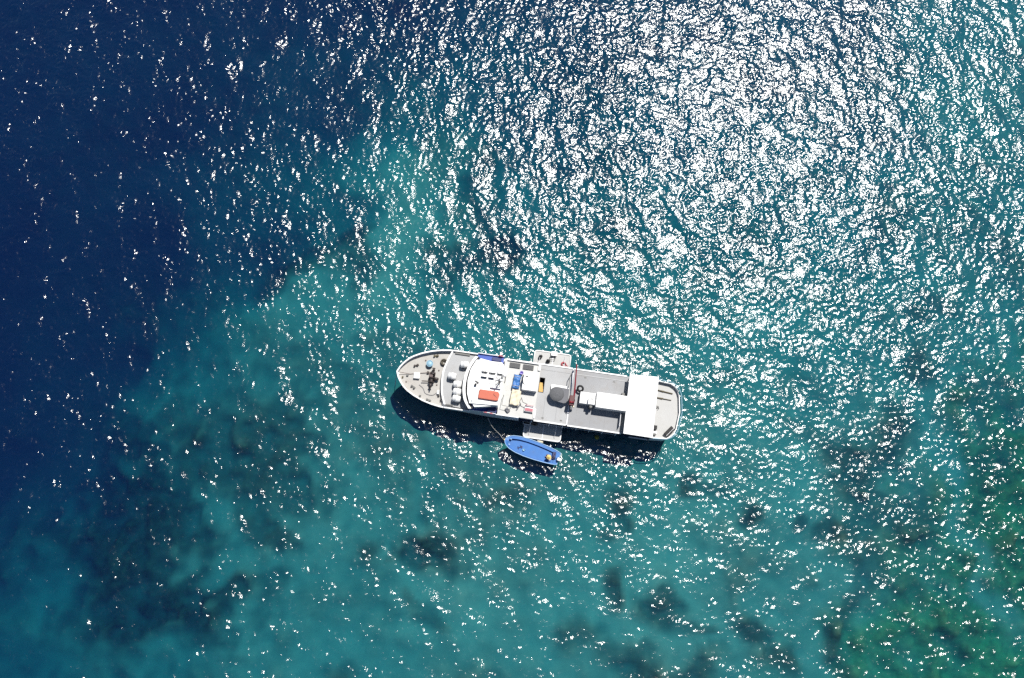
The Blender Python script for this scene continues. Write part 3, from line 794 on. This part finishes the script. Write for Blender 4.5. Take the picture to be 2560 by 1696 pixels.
part('foredeck_valve', lathe(new(), [(0.12, 3.34), (0.14, 3.5), (0.06, 3.56)], 10, at=(-12.5, -2.0, 0)), M['dark'], ship)
part('foredeck_hose', tube(new(), smooth_line([(-15.2, -0.9, 3.38), (-14.6, -1.3, 3.38), (-14.2, -1.9, 3.38), (-13.3, -2.0, 3.38), (-12.8, -1.6, 3.38)], 5), 0.04, 6), M['awn2'], ship, True)
for x, y in ((-16.9, -0.75), (-14.9, 2.35), (-12.95, -0.6), (-13.0, 1.3)):
    part('deck_eye', lathe(new(), [(0.10, 3.34), (0.09, 3.44), (0.04, 3.46)], 10, at=(x, y, 0)), M['rust2'], ship)
part('companion_ladder', tube(new(), [(-11.98, -2.3, 4.2), (-12.2, -2.45, 3.34)], 0.06, 6), M['grey'], ship)

# ================================================================== loose things aboard the ship
def thing(name, label, cat, loc, rz=0.0, group=None, aboard=True):
    return tag(empty(name, loc, rz, aboard), label, cat, group)

# life raft canisters on the boat deck
def raft(loc, rz, label):
    t_ = thing('life_raft_canister', label, 'life raft', loc, rz, 'white life raft canisters on the forward boat deck')
    part('canister', lathe(new(), [(0.30, -0.52), (0.42, -0.42), (0.44, -0.05), (0.47, -0.04), (0.47, 0.04), (0.44, 0.05), (0.42, 0.42), (0.30, 0.52)], 16, 'x', (0, 0, 0.62)), M['roof'], t_, True)
    for x in (-0.26, 0.26):
        part('strap', band(new(), [(x - 0.03, 0.46), (x - 0.03, -0.46)], [(x + 0.03, 0.46), (x + 0.03, -0.46)], 0.60, 0.64), M['grey'], t_)
        part('cradle', box(new(), x - 0.05, x + 0.05, -0.46, 0.46, 0.0, 0.28), M['grey'], t_)
    return t_
raft((-9.72, 2.30, 4.0), 0.1, 'white life raft canister at the upper side of the boat deck, apart from the row')
raft((-11.05, 0.62, 4.0), 0.0, 'white life raft canister standing alone nearest the curved bow coaming')
raft((-10.22, -0.32, 4.0), 0.05, 'white life raft canister at the top of the row of three')
raft((-10.10, -1.26, 4.0), 0.0, 'white life raft canister in the middle of the row of three')
raft((-10.05, -2.16, 4.0), -0.05, 'white life raft canister at the bottom of the row of three')

# orange raft on the wheelhouse roof
t_ = thing('rescue_float', 'flat orange-red rescue float lying on the white wheelhouse roof', 'rescue float', (-6.0, -1.40, 6.2), 0.02)
part('float_body', prism(new(), [(-1.28, -0.48), (-1.18, -0.56), (0.95, -0.62), (1.20, -0.55), (1.28, 0.25), (1.10, 0.54), (-1.15, 0.58), (-1.24, 0.5)], 0.0, 0.34, 0.08), M['orange'], t_)
part('lashing', tube(new(), [(0.55, 0.56, 0.2), (0.6, 0.1, 0.37), (1.18, -0.35, 0.30)], 0.03, 5), M['dred'], t_)
# blue tarpaulin bundle
def cloth(nx, ny, lx, ly, height, seed, edge=0.12):
    rg = np.random.default_rng(seed)
    bm = new(); g = []
    ph = rg.uniform(0, 6.28, 8)
    for i in range(nx + 1):
        row = []
        for j in range(ny + 1):
            u, v = i / nx * 2 - 1, j / ny * 2 - 1
            h = height(u, v) + 0.035 * math.sin(5 * u + 3 * v + ph[0]) + 0.03 * math.sin(9 * v - 4 * u + ph[1]) + 0.015 * math.sin(14 * u + ph[2])
            e = max(abs(u), abs(v))
            row.append(bm.verts.new((lx * u * (1 + 0.04 * math.sin(4 * v + ph[3])), ly * v * (1 + 0.03 * math.sin(5 * u + ph[4])), h - edge * max(0, e - 0.86) / 0.14)))
        g.append(row)
    for i in range(nx):
        for j in range(ny):
            bm.faces.new((g[i][j], g[i + 1][j], g[i + 1][j + 1], g[i][j + 1]))
    r = bmesh.ops.extrude_face_region(bm, geom=list(bm.faces))
    bmesh.ops.translate(bm, verts=[v for v in r['geom'] if isinstance(v, bmesh.types.BMVert)], vec=(0, 0, -0.03))
    return bm
t_ = thing('covered_locker', 'blue tarpaulin tied over a lumpy locker between two white sheets aft of the bridge', 'tarpaulin', (-2.9, 1.04, 4.15), -0.06)
part('locker', box(new(), -0.36, 0.36, -0.84, 0.84, 0.0, 0.52), M['trim'], t_)
part('tarpaulin', cloth(16, 28, 0.46, 0.98, lambda u, v: 0.62 + 0.13 * math.exp(-((v - 0.35) / 0.25) ** 2) + 0.10 * math.exp(-((v + 0.45) / 0.25) ** 2), 3, 0.45), M['tarp'], t_, True)
for y in (-0.55, 0.62):
    part('lashing', tube(new(), [(-0.47, y, 0.3), (-0.4, y, 0.72), (0.0, y, 0.80), (0.4, y, 0.72), (0.47, y, 0.3)], 0.022, 5), M['rope'], t_)
t_ = thing('canvas_sheet', 'cream canvas sheet sagging between posts, next to the blue tarpaulin', 'sheet', (-2.74, -0.96, 4.15), -0.05)
part('sheet', cloth(18, 26, 0.60, 0.98, lambda u, v: 0.62 - 0.12 * (1 - u * u) * (1 - v * v), 5, 0.06), M['canvas'], t_, True)
p0 = None
for x in (-0.55, 0.55):
    for y in (-0.92, 0.92):
        if p0 is None:
            p0 = part('sheet_post', tube(new(), [(0, 0, 0), (0, 0, 0.58)], 0.03, 6), M['trim'], t_); p0.location = (x, y, 0)
        else:
            again(p0, (x, y, 0), t_)
t_ = thing('bucket', 'small lilac bucket standing at the corner of the white engine casing', 'bucket', (-2.42, 2.32, 4.15))
part('bucket_body', lathe(new(), [(0.16, 0), (0.22, 0.40), (0.235, 0.40), (0.235, 0.43), (0.19, 0.43), (0.15, 0.10)], 16), M['lilac'], t_, True)
part('handle', tube(new(), [(-0.22, 0, 0.4), (-0.16, 0.05, 0.58), (0, 0.07, 0.63), (0.16, 0.05, 0.58), (0.22, 0, 0.4)], 0.015, 5), M['grey'], t_)
t_ = thing('gear_case', 'small grey case set askew on the bridge deck near the lower rail', 'case', (-3.52, -2.62, 4.15), -0.75)
part('case_body', box(new(), -0.30, 0.30, -0.20, 0.20, 0, 0.22, 0.03), M['grey'], t_)
part('lid', box(new(), -0.31, 0.31, -0.21, 0.21, 0.22, 0.30, 0.03), M['awn2'], t_)
part('handle', tube(new(), [(-0.1, -0.21, 0.15), (-0.1, -0.27, 0.15), (0.1, -0.27, 0.15), (0.1, -0.21, 0.15)], 0.015, 5), M['dark'], t_)
t_ = thing('deck_plank', 'short grey plank lying slanted beside the cream canvas sheet', 'plank', (-2.2, -2.02, 4.15), 1.12)
part('board', box(new(), -0.50, 0.50, -0.07, 0.07, 0.04, 0.10, 0.01), M['awn2'], t_)
for x in (-0.3, 0.3):
    part('chock', box(new(), x - 0.04, x + 0.04, -0.1, 0.1, 0, 0.04), M['wood'], t_)
t_ = thing('deck_bench', 'white bench with faded red seat and back slats at the deck corner', 'bench', (-0.86, -2.20, 4.15), -0.02)
part('seat', box(new(), -0.50, 0.50, -0.22, 0.16, 0.40, 0.46, 0.015), M['pink'], t_)
part('backrest', box(new(), -0.52, 0.50, 0.44, 0.50, 0.55, 0.72, 0.015), M['pink'], t_)
part('seat_frame', box(new(), -0.56, 0.56, -0.28, 0.50, 0.34, 0.40, 0.01), M['roof'], t_)
for x in (-0.48, 0.48):
    for y in (-0.2, 0.46):
        part('leg', box(new(), x - 0.03, x + 0.03, y - 0.03, y + 0.03, 0, 0.7 if y > 0 else 0.34), M['trim'], t_)
# foredeck
t_ = thing('water_tub', 'round pale blue tub standing on the cream foredeck', 'tub', (-14.26, 1.94, 3.34))
part('tub_body', lathe(new(), [(0.34, 0), (0.40, 0.50), (0.44, 0.50), (0.44, 0.56), (0.38, 0.56), (0.33, 0.12), (0.02, 0.10)], 22), M['palebl'], t_, True)
part('lid', lathe(new(), [(0.36, 0.44), (0.36, 0.48), (0.12, 0.52), (0.02, 0.53)], 22), M['palebl'], t_, True)
t_ = thing('deck_box', 'square white box near the point of the bow', 'box', (-15.65, 0.19, 3.34), 0.06)
part('box_body', box(new(), -0.34, 0.34, -0.34, 0.34, 0, 0.36, 0.02), M['white'], t_)
part('lid', box(new(), -0.38, 0.38, -0.38, 0.38, 0.36, 0.43, 0.02), M['roof'], t_)
t_ = thing('rope_coil', 'dark coil of old rope half under the curved white coaming', 'rope', (-12.52, 2.42, 3.34))
for k in range(4):
    part('turn', ring_torus(new(), (0, 0, 0.06 + 0.10 * k), 0.40 - 0.04 * (k % 2), 0.065, 20, 8), M['oldrope'], t_, True)
part('inner_turn', ring_torus(new(), (0.02, -0.03, 0.2), 0.22, 0.06, 16, 8), M['oldrope'], t_, True)
# aft
tyre = part('tyre_fender', ring_torus(new(), (0, 0, 0), 0.34, 0.13, 26, 10), M['dark'], None, True)
tyre.matrix_world = SHIP_M @ Matrix.Translation((5.22, 1.46, 4.05)) @ Matrix.Rotation(0.5, 4, 'X') @ Matrix.Rotation(-0.25, 4, 'Y')
tag(tyre, 'black tyre fender leaning on the white deckhouse by the crane', 'tyre', 'black tyre fenders')
ty2 = again(tyre); ty2.name = 'tyre_fender'
ty2.matrix_world = SHIP_M @ Matrix.Translation((0.08, -3.58, 2.3)) @ Matrix.Rotation(R(75), 4, 'X')
ty2['label'] = 'black tyre fender hung at the gallery edge beside the white side ladder'
tag(ty2, None, 'tyre', 'black tyre fenders')
for i, (x0, y0, x1, y1, w, lab) in enumerate(((15.08, 2.86, 17.05, 2.66, 0.075, 'upper and thicker of two dark poles lying on the stern deck'),
                                             (15.06, 1.88, 16.96, 1.80, 0.05, 'lower and thinner of two dark poles lying on the stern deck'))):
    pl = thing('boat_pole', lab, 'pole', ((x0 + x1) / 2, (y0 + y1) / 2, 3.0), math.atan2(y1 - y0, x1 - x0), 'dark poles on the stern deck')
    L_ = math.hypot(x1 - x0, y1 - y0) / 2
    part('shaft', tube(new(), [(-L_, 0, 0.12), (L_, 0, 0.10)], w, 8), M['wood'], pl)
    part('blade', prism(new(), [(-L_, -0.05), (-L_ * 0.2, -0.11), (-L_ * 0.1, 0.10), (-L_, 0.06)], 0.09, 0.13), M['wood'], pl)
t_ = thing('grapnel', 'small grey grapnel anchor lying by the aft edge of the white canopy', 'anchor', (15.22, 0.55, 3.0), 0.4)
part('shank', tube(new(), [(-0.3, 0, 0.12), (0.25, 0, 0.10)], 0.04, 6), M['grey'], t_)
for a in (0.6, -0.6, 2.2, -2.2):
    part('fluke', tube(new(), [(0.22, 0, 0.12), (0.22 + 0.05 * math.cos(a), 0.22 * math.sin(a), 0.14 + 0.04 * math.cos(a)), (0.05, 0.36 * math.sin(a), 0.16 + 0.07 * math.cos(a))], 0.035, 6, r1=0.015), M['grey'], t_)
t_ = thing('battery_box', 'square black box with a lid on the stern deck beside the canopy', 'box', (15.22, -1.98, 3.0))
part('box_body', box(new(), -0.22, 0.22, -0.24, 0.24, 0, 0.34, 0.02), M['dark'], t_)
part('lid', box(new(), -0.24, 0.24, -0.26, 0.26, 0.34, 0.40, 0.02), M['dark'], t_)
t_ = thing('winch_stand', 'small grey stand with a white top at the lower stern rail', 'stand', (15.25, -2.74, 3.0))
part('stand_body', box(new(), -0.22, 0.18, -0.2, 0.12, 0, 0.4, 0.02), M['grey'], t_)
part('top_plate', box(new(), -0.26, 0.24, 0.0, 0.26, 0.4, 0.45, 0.01), M['roof'], t_)
t_ = thing('stern_bench', 'black bench set slantwise in the lower stern corner', 'bench', (16.98, -2.20, 3.0), 0.90)
part('seat', box(new(), -0.68, 0.68, -0.12, 0.26, 0.42, 0.52, 0.03), M['dark'], t_)
part('backrest', box(new(), -0.68, 0.68, -0.36, -0.24, 0.5, 0.86, 0.03), M['dark'], t_)
part('frame_rail', tube(new(), [(-0.7, -0.18, 0.52), (0.75, -0.18, 0.52)], 0.03, 6), M['trim'], t_)
for x in (-0.55, 0.55):
    part('leg', box(new(), x - 0.05, x + 0.05, -0.28, 0.22, 0, 0.42), M['grey'], t_)
# life rings on the wing rails
ring0 = None
for loc, rot, lab in (((-5.35, 3.99, 4.62), (R(80), 0, 0), 'pink life ring on the upper wing rail beside the blue deck'),
                      ((-6.18, -3.34, 4.55), (R(98), 0, 0), 'pink life ring on the lower wing rail nearer the bow'),
                      ((-5.45, -3.36, 4.55), (R(100), 0, 0), 'pink life ring on the lower wing rail nearer the dark blue locker')):
    lr = part('life_ring', ring_torus(new(), (0, 0, 0), 0.27, 0.09, 22, 8), M['pink'], None, True)
    lr.matrix_world = SHIP_M @ Matrix.Translation(loc) @ Matrix.Rotation(rot[0], 4, 'X')
    tag(lr, lab, 'life ring', 'pink life rings on the bridge wings')
# boarding platform, upper side
def dive_bag(loc, rz, lab):
    t_ = thing('dive_bag', lab, 'bag', loc, rz, 'black bags on the upper boarding platform')
    part('bag_body', lathe(new(), [(0.16, 0), (0.24, 0.08), (0.22, 0.45), (0.15, 0.62), (0.05, 0.66)], 12), M['dark'], t_, True)
    part('pocket', box(new(), 0.15, 0.30, -0.14, 0.14, 0.08, 0.36, 0.03), M['dark'], t_)
    part('grab_strap', tube(new(), [(-0.12, 0, 0.60), (-0.05, 0, 0.76), (0.07, 0, 0.76), (0.13, 0, 0.58)], 0.025, 6), M['dark'], t_)
dive_bag((-0.33, 5.38, 1.20), 0.8, 'black bag standing on the left end of the upper boarding platform')
dive_bag((0.72, 4.96, 1.20), 0.1, 'black bag standing close to the hull on the upper boarding platform')
t_ = thing('ice_chest', 'white chest on the outer edge of the upper boarding platform', 'chest', (1.42, 6.02, 1.20), 0.05)
part('chest_body', box(new(), -0.36, 0.36, -0.28, 0.28, 0, 0.40, 0.03), M['roof'], t_)
part('lid', box(new(), -0.38, 0.38, -0.30, 0.30, 0.40, 0.50, 0.03), M['roof'], t_)
t_ = thing('step_frame', 'small grey metal step frame lying on the upper boarding platform', 'step frame', (1.28, 5.44, 1.20), 0.0)
part('frame', tube(new(), [(-0.34, -0.22, 0.3), (0.34, -0.22, 0.3), (0.34, 0.24, 0.3), (-0.34, 0.24, 0.3)], 0.045, 6, closed=True), M['grey'], t_)
for x in (-0.3, 0.3):
    for y in (-0.2, 0.2):
        part('leg', tube(new(), [(x, y, 0), (x, y, 0.3)], 0.03, 6), M['grey'], t_)
t_ = thing('hose_coil', 'red hose coiled at the hull end of the upper boarding platform', 'hose', (2.82, 4.86, 1.23))
for k in range(3):
    part('turn', ring_torus(new(), (0.03 * k, -0.02 * k, 0.04 + 0.07 * k), 0.30 - 0.02 * k, 0.05, 20, 8), M['coil'], t_, True)
part('hose_end', tube(new(), smooth_line([(0.28, 0.0, 0.05), (0.5, -0.1, 0.04), (0.55, -0.45, 0.04)], 5), 0.045, 8), M['coil'], t_, True)

# mooring line at the bow, buoy in the water
tag(part('mooring_line', tube(new(), [SHIP_M @ Vector(p) for p in ((-18.12, 0.30, 3.9), (-18.5, -0.3, 2.2), (-18.8, -1.0, 0.2), (-19.0, -1.6, -1.2))], 0.045, 6), M['rope'], None, True),
    'pale mooring line running from the bow down into the water', 'rope')
t_ = thing('mooring_buoy', 'small weedy yellow buoy floating in the shadow beside the hull', 'buoy', (8.36, -3.95, 0.65))
part('float', lathe(new(), [(0.05, -0.22), (0.24, -0.12), (0.30, 0.03), (0.22, 0.20), (0.06, 0.27)], 16), M['buoy'], t_, True)
part('eye', ring_torus(new(), (0, 0, 0.31), 0.06, 0.02, 10, 6, Matrix.Rotation(R(90), 3, 'X')), M['grey'], t_)

# ================================================================== the skiff
SK_A = math.atan2(-2.42, 6.86)
skiff = thing('skiff', 'long blue open skiff floating beside the lower boarding platform', 'boat', (2.55, 8.28, 0.0), SK_A, aboard=False)
SKB = [(-3.68, 0.0), (-3.58, 0.30), (-3.3, 0.60), (-2.8, 0.86), (-2.0, 1.06), (-0.8, 1.15), (0.6, 1.14), (2.0, 1.05), (3.0, 0.93), (3.62, 0.80)]
sx_ = np.array([a for a, b in SKB]); sb_ = np.array([b for a, b in SKB])
SX = np.unique(np.concatenate([np.linspace(-3.68, -2.6, 14), np.linspace(-2.6, 3.62, 18)]))
def skb(x): return float(np.interp(x, sx_, sb_))
def sheer(x): return 0.62 + 0.22 * max(0, (-x - 0.5) / 3.2) ** 2
def sk_rows(offN, offS, zf, shift=0.0):
    s_ = [(x, -max(0.01, skb(x) - offS), zf(x)) for x in SX if x < 3.63]
    n_ = [(x, max(0.01, skb(x) - offN), zf(x)) for x in SX if x < 3.63]
    return s_ + n_[::-1]
def skin_rows(rows, cap=(True, True)):
    bm = new(); R_ = [[bm.verts.new(p) for p in r] for r in rows]; n = len(R_[0])
    for a, b in zip(R_, R_[1:]):
        for i in range(n):
            bm.faces.new((a[i], a[(i + 1) % n], b[(i + 1) % n], b[i]))
    if cap[0]: bm.faces.new(R_[0][::-1])
    if cap[1]: bm.faces.new(R_[-1])
    return bm
IN, IS = 0.40, 0.13                     # wide side deck to port, narrow to starboard
keel = [(x * 0.86 + 0.35, y * 0.55, -0.30) for x, y, z in sk_rows(0, 0, lambda x: 0)]
wl_ = [(x * 0.95 + 0.12, y * 0.88, 0.06) for x, y, z in sk_rows(0, 0, lambda x: 0)]
top = sk_rows(0.0, 0.0, sheer)
inn = [(max(-3.15, min(3.05, x)), y, z) for x, y, z in sk_rows(IN, IS, sheer)]
flo = [(x, y * 0.97, 0.32) for x, y, z in inn]
part('hull', skin_rows([keel, wl_, top, inn, flo]), M['skiff'], skiff)
part('gunwale', tube(new(), [(x, y, z + 0.02) for x, y, z in top], 0.05, 8, closed=True), M['rim'], skiff, True)
part('floor_board', prism(new(), [(x * 0.97, y * 0.96) for x, y, z in inn], 0.325, 0.35), M['skiff'], skiff)
part('bow_eye', lathe(new(), [(0.09, 0.70), (0.10, 0.86), (0.04, 0.90)], 10, at=(-3.72, 0, 0)), M['straw'], skiff)
part('stern_seat', box(new(), 2.72, 3.04, -0.86, 0.55, 0.42, 0.47, 0.02), M['skiff'], skiff)
for y in (-0.55, 0.15):
    part('bow_cleat', box(new(), -3.05, -2.85, y + 0.15, y + 0.25, 0.72, 0.80), M['rim'], skiff)
ob = part('outboard_motor', box(new(), 3.42, 4.02, -0.30, 0.12, 0.72, 1.16, 0.09), M['roof'], skiff, label='white outboard motor with red stripe')
part('motor_stripe', box(new(), 3.66, 3.80, -0.312, 0.132, 0.80, 1.17, 0.09), M['coil'], ob)
part('motor_leg', box(new(), 3.70, 3.92, -0.16, -0.02, -0.75, 0.72, 0.03), M['trim'], ob)
part('motor_bracket', box(new(), 3.40, 3.66, -0.22, 0.04, 0.45, 0.72), M['grey'], ob)
part('tiller', tube(new(), [(3.45, -0.08, 0.95), (3.0, -0.05, 0.92), (2.72, -0.02, 0.9)], 0.035, 8), M['dark'], ob)
# things in the skiff
def skt(name, label, cat, loc, rz=0):
    m_ = Matrix.Translation((2.55, 8.28, 0)) @ Matrix.Rotation(SK_A, 4, 'Z')
    o = thing(name, label, cat, (0, 0, 0), 0, aboard=False)
    o.matrix_world = m_ @ Matrix.Translation(loc) @ Matrix.Rotation(rz, 4, 'Z')
    return o
t_ = skt('fuel_tank', 'dark navy fuel tank at the stern of the blue skiff beside the motor', 'fuel tank', (2.92, 0.20, 0.47), 0.15)
part('tank_body', box(new(), -0.22, 0.22, -0.48, 0.48, 0, 0.26, 0.05), M['darkblue'], t_)
part('filler_cap', lathe(new(), [(0.06, 0.26), (0.06, 0.31), (0.03, 0.32)], 10, at=(0.05, 0.2, 0)), M['dark'], t_)
part('handle', tube(new(), [(-0.02, -0.2, 0.26), (-0.02, -0.2, 0.34), (-0.02, 0.05, 0.34), (-0.02, 0.05, 0.26)], 0.02, 6), M['dark'], t_)
t_ = skt('boat_anchor', 'small dark anchor lying on the skiff floor towards its bow', 'anchor', (-1.50, -0.22, 0.35), 0.55)
part('shank', tube(new(), [(-0.36, 0, 0.08), (0.3, 0, 0.06)], 0.045, 6), M['darkblue'], t_)
part('stock', tube(new(), [(-0.26, -0.2, 0.09), (-0.26, 0.2, 0.09)], 0.03, 6), M['darkblue'], t_)
for s in (-1, 1):
    part('fluke', prism(new(), [(0.30, 0.0), (0.12, s * 0.06), (0.02, s * 0.24), (0.22, s * 0.14)][::s], 0.04, 0.09), M['darkblue'], t_)
t_ = skt('bailer', 'small pale blue bailer lying on the skiff floor behind the anchor', 'bailer', (-0.98, -0.38, 0.35), 0.3)
part('scoop', lathe(new(), [(0.10, 0), (0.14, 0.2), (0.15, 0.2), (0.12, 0.03), (0.02, 0.02)], 12), M['palebl'], t_, True)
part('handle', tube(new(), [(0.13, 0, 0.16), (0.24, 0, 0.15), (0.24, 0, 0.06), (0.12, 0, 0.05)], 0.018, 6), M['rim'], t_)
pr = [(-1.0, 9.54, 0.84), (-1.25, 9.75, 0.55), (-1.55, 10.2, 0.45), (-2.0, 10.6, 0.75), (-2.6, 11.2, 1.5), (-3.05, 12.05, 2.6)]
tag(part('painter_rope', tube(new(), smooth_line(pr, 5), 0.02, 6), M['rope'], None, True), 'pale rope tying the bow of the blue skiff to the ship', 'rope')

# ------------------------------------------------------------------ the person in the skiff
def person(root):
    """seated figure, facing -x (towards the bow); origin on the seat"""
    J, E, RAD = {}, [], {}
    def j(n, p, r, par=None):
        J[n] = Vector(p); RAD[n] = r
        if par: E.append((par, n))
    j('pelvis', (0.02, 0, 0.12), 0.145)
    j('waist', (0.0, 0, 0.28), 0.13, 'pelvis'); j('chest', (-0.03, 0, 0.46), 0.155, 'waist'); j('collar', (-0.04, 0, 0.58), 0.11, 'chest')
    j('neck', (-0.06, 0, 0.66), 0.055, 'collar'); j('jaw', (-0.09, 0, 0.735), 0.075, 'neck'); j('skull', (-0.085, 0, 0.82), 0.098, 'jaw'); j('crown', (-0.075, 0, 0.90), 0.07, 'skull')
    j('nose', (-0.195, 0, 0.79), 0.016, 'skull')
    for s, k in ((1, 'l'), (-1, 'r')):
        j(k + 'ear', (-0.075, s * 0.098, 0.80), 0.018, 'skull')
        j(k + 'sho', (-0.03, s * 0.19, 0.55), 0.075, 'collar')
        el = (-0.08, s * 0.30, 0.30) if s > 0 else (0.14, s * 0.31, 0.33)
        wr = (-0.30, s * 0.22, 0.20) if s > 0 else (0.24, s * 0.14, 0.36)
        j(k + 'elb', el, 0.047, k + 'sho'); j(k + 'wri', wr, 0.032, k + 'elb')
        d = (Vector(wr) - Vector(el)).normalized()
        side = d.cross(Vector((0, 0, 1))).normalized()
        j(k + 'palm', Vector(wr) + d * 0.07, 0.036, k + 'wri')
        for f, (o, L_) in enumerate(((-0.033, 0.062), (-0.011, 0.078), (0.011, 0.084), (0.033, 0.072))):
            a = Vector(wr) + d * 0.10 + side * o
            j(f'{k}f{f}a', a, 0.0105, k + 'palm')
            j(f'{k}f{f}b', a + d * L_ * 0.55 + Vector((0, 0, -0.012)), 0.0095, f'{k}f{f}a')
            j(f'{k}f{f}c', a + d * L_ * 0.9 + Vector((0, 0, -0.04)), 0.008, f'{k}f{f}b')
        j(k + 'th1', Vector(wr) + d * 0.045 + side * (-s * 0.05), 0.012, k + 'wri')
        j(k + 'th2', Vector(wr) + d * 0.085 + side * (-s * 0.065) + Vector((0, 0, -0.02)), 0.010, k + 'th1')
        j(k + 'hip', (-0.04, s * 0.10, 0.10), 0.105, 'pelvis'); j(k + 'kne', (-0.46, s * 0.15, 0.16), 0.066, k + 'hip')
        j(k + 'ank', (-0.50, s * 0.15, -0.13), 0.042, k + 'kne'); j(k + 'toe', (-0.66, s * 0.17, -0.17), 0.036, k + 'ank')
    names = list(J); idx = {n: i for i, n in enumerate(names)}
    me = bpy.data.meshes.new('body')
    me.from_pydata([J[n] for n in names], [(idx[a], idx[b]) for a, b in E], [])
    ob_ = bpy.data.objects.new('body', me); col.objects.link(ob_)
    sk = ob_.modifiers.new('skin', 'SKIN')
    if not me.skin_vertices:
        me.skin_vertices.new()
    for i, n in enumerate(names):
        v = me.skin_vertices[0].data[i]
        v.radius = (RAD[n], RAD[n]); v.use_root = (n == 'pelvis')
    sub = ob_.modifiers.new('sub', 'SUBSURF'); sub.levels = sub.render_levels = 1
    dg = bpy.context.evaluated_depsgraph_get()
    m2 = bpy.data.meshes.new_from_object(ob_.evaluated_get(dg))
    bpy.data.objects.remove(ob_, do_unlink=True)
    for mm in ('skin', 'shirt', 'shorts'):
        m2.materials.append(M[mm])
    for p in m2.polygons:
        c = p.center
        torso = c.z > 0.22 and c.z < 0.62 and abs(c.y) < 0.29 and c.x > -0.2
        legs = (c.z <= 0.22 and c.x > -0.40 and abs(c.y) < 0.26)
        p.material_index = 1 if torso else 2 if legs else 0
        p.use_smooth = True
    o = bpy.data.objects.new('body', m2); col.objects.link(o); o.parent = root
    hat = part('sun_hat', lathe(new(), [(0.30, 0.855), (0.29, 0.87), (0.135, 0.885), (0.128, 0.96), (0.09, 1.0), (0.01, 1.01)], 22, at=(-0.08, 0, 0)), M['straw'], root, True)
    part('hat_band', ring_torus(new(), (-0.08, 0, 0.90), 0.134, 0.012, 20, 6), M['wood'], hat)
    for s in (-1, 1):
        part('eye', lathe(new(), [(0.002, 0), (0.012, 0.004), (0.012, 0.010), (0.002, 0.014)], 8, 'x', (-0.183, s * 0.036, 0.815)), M['dark'], root)
    part('mouth', box(new(), -0.168, -0.160, -0.025, 0.025, 0.742, 0.750), M['pink'], root)
    part('hair', lathe(new(), [(0.05, 0.70), (0.100, 0.75), (0.104, 0.82), (0.09, 0.88)], 16, at=(-0.065, 0, 0)), M['hair'], root, True)
who = skt('person', 'person in yellow straw hat and pale pink shirt sitting in the blue skiff', 'person', (2.42, -0.28, 0.42), -0.35)
part('cushion', box(new(), -0.16, 0.28, -0.24, 0.24, -0.145, 0.0, 0.03), M['canvas'], who)
person(who)

# fender between the platform and the skiff
t_ = thing('boat_fender', 'tan fender hanging between the lower boarding platform and the blue skiff', 'fender', (3.62, 9.32, 0.30), -0.3, aboard=False)
part('fender_body', lathe(new(), [(0.06, -0.40), (0.15, -0.32), (0.16, 0.0), (0.15, 0.32), (0.06, 0.40)], 14, 'x'), M['canvas'], t_, True)
part('lanyard', tube(new(), [(-0.38, 0.0, 0.05), (-0.35, 0.18, 0.18), (-0.3, 0.3, 0.2)], 0.025, 6), M['rope'], t_)
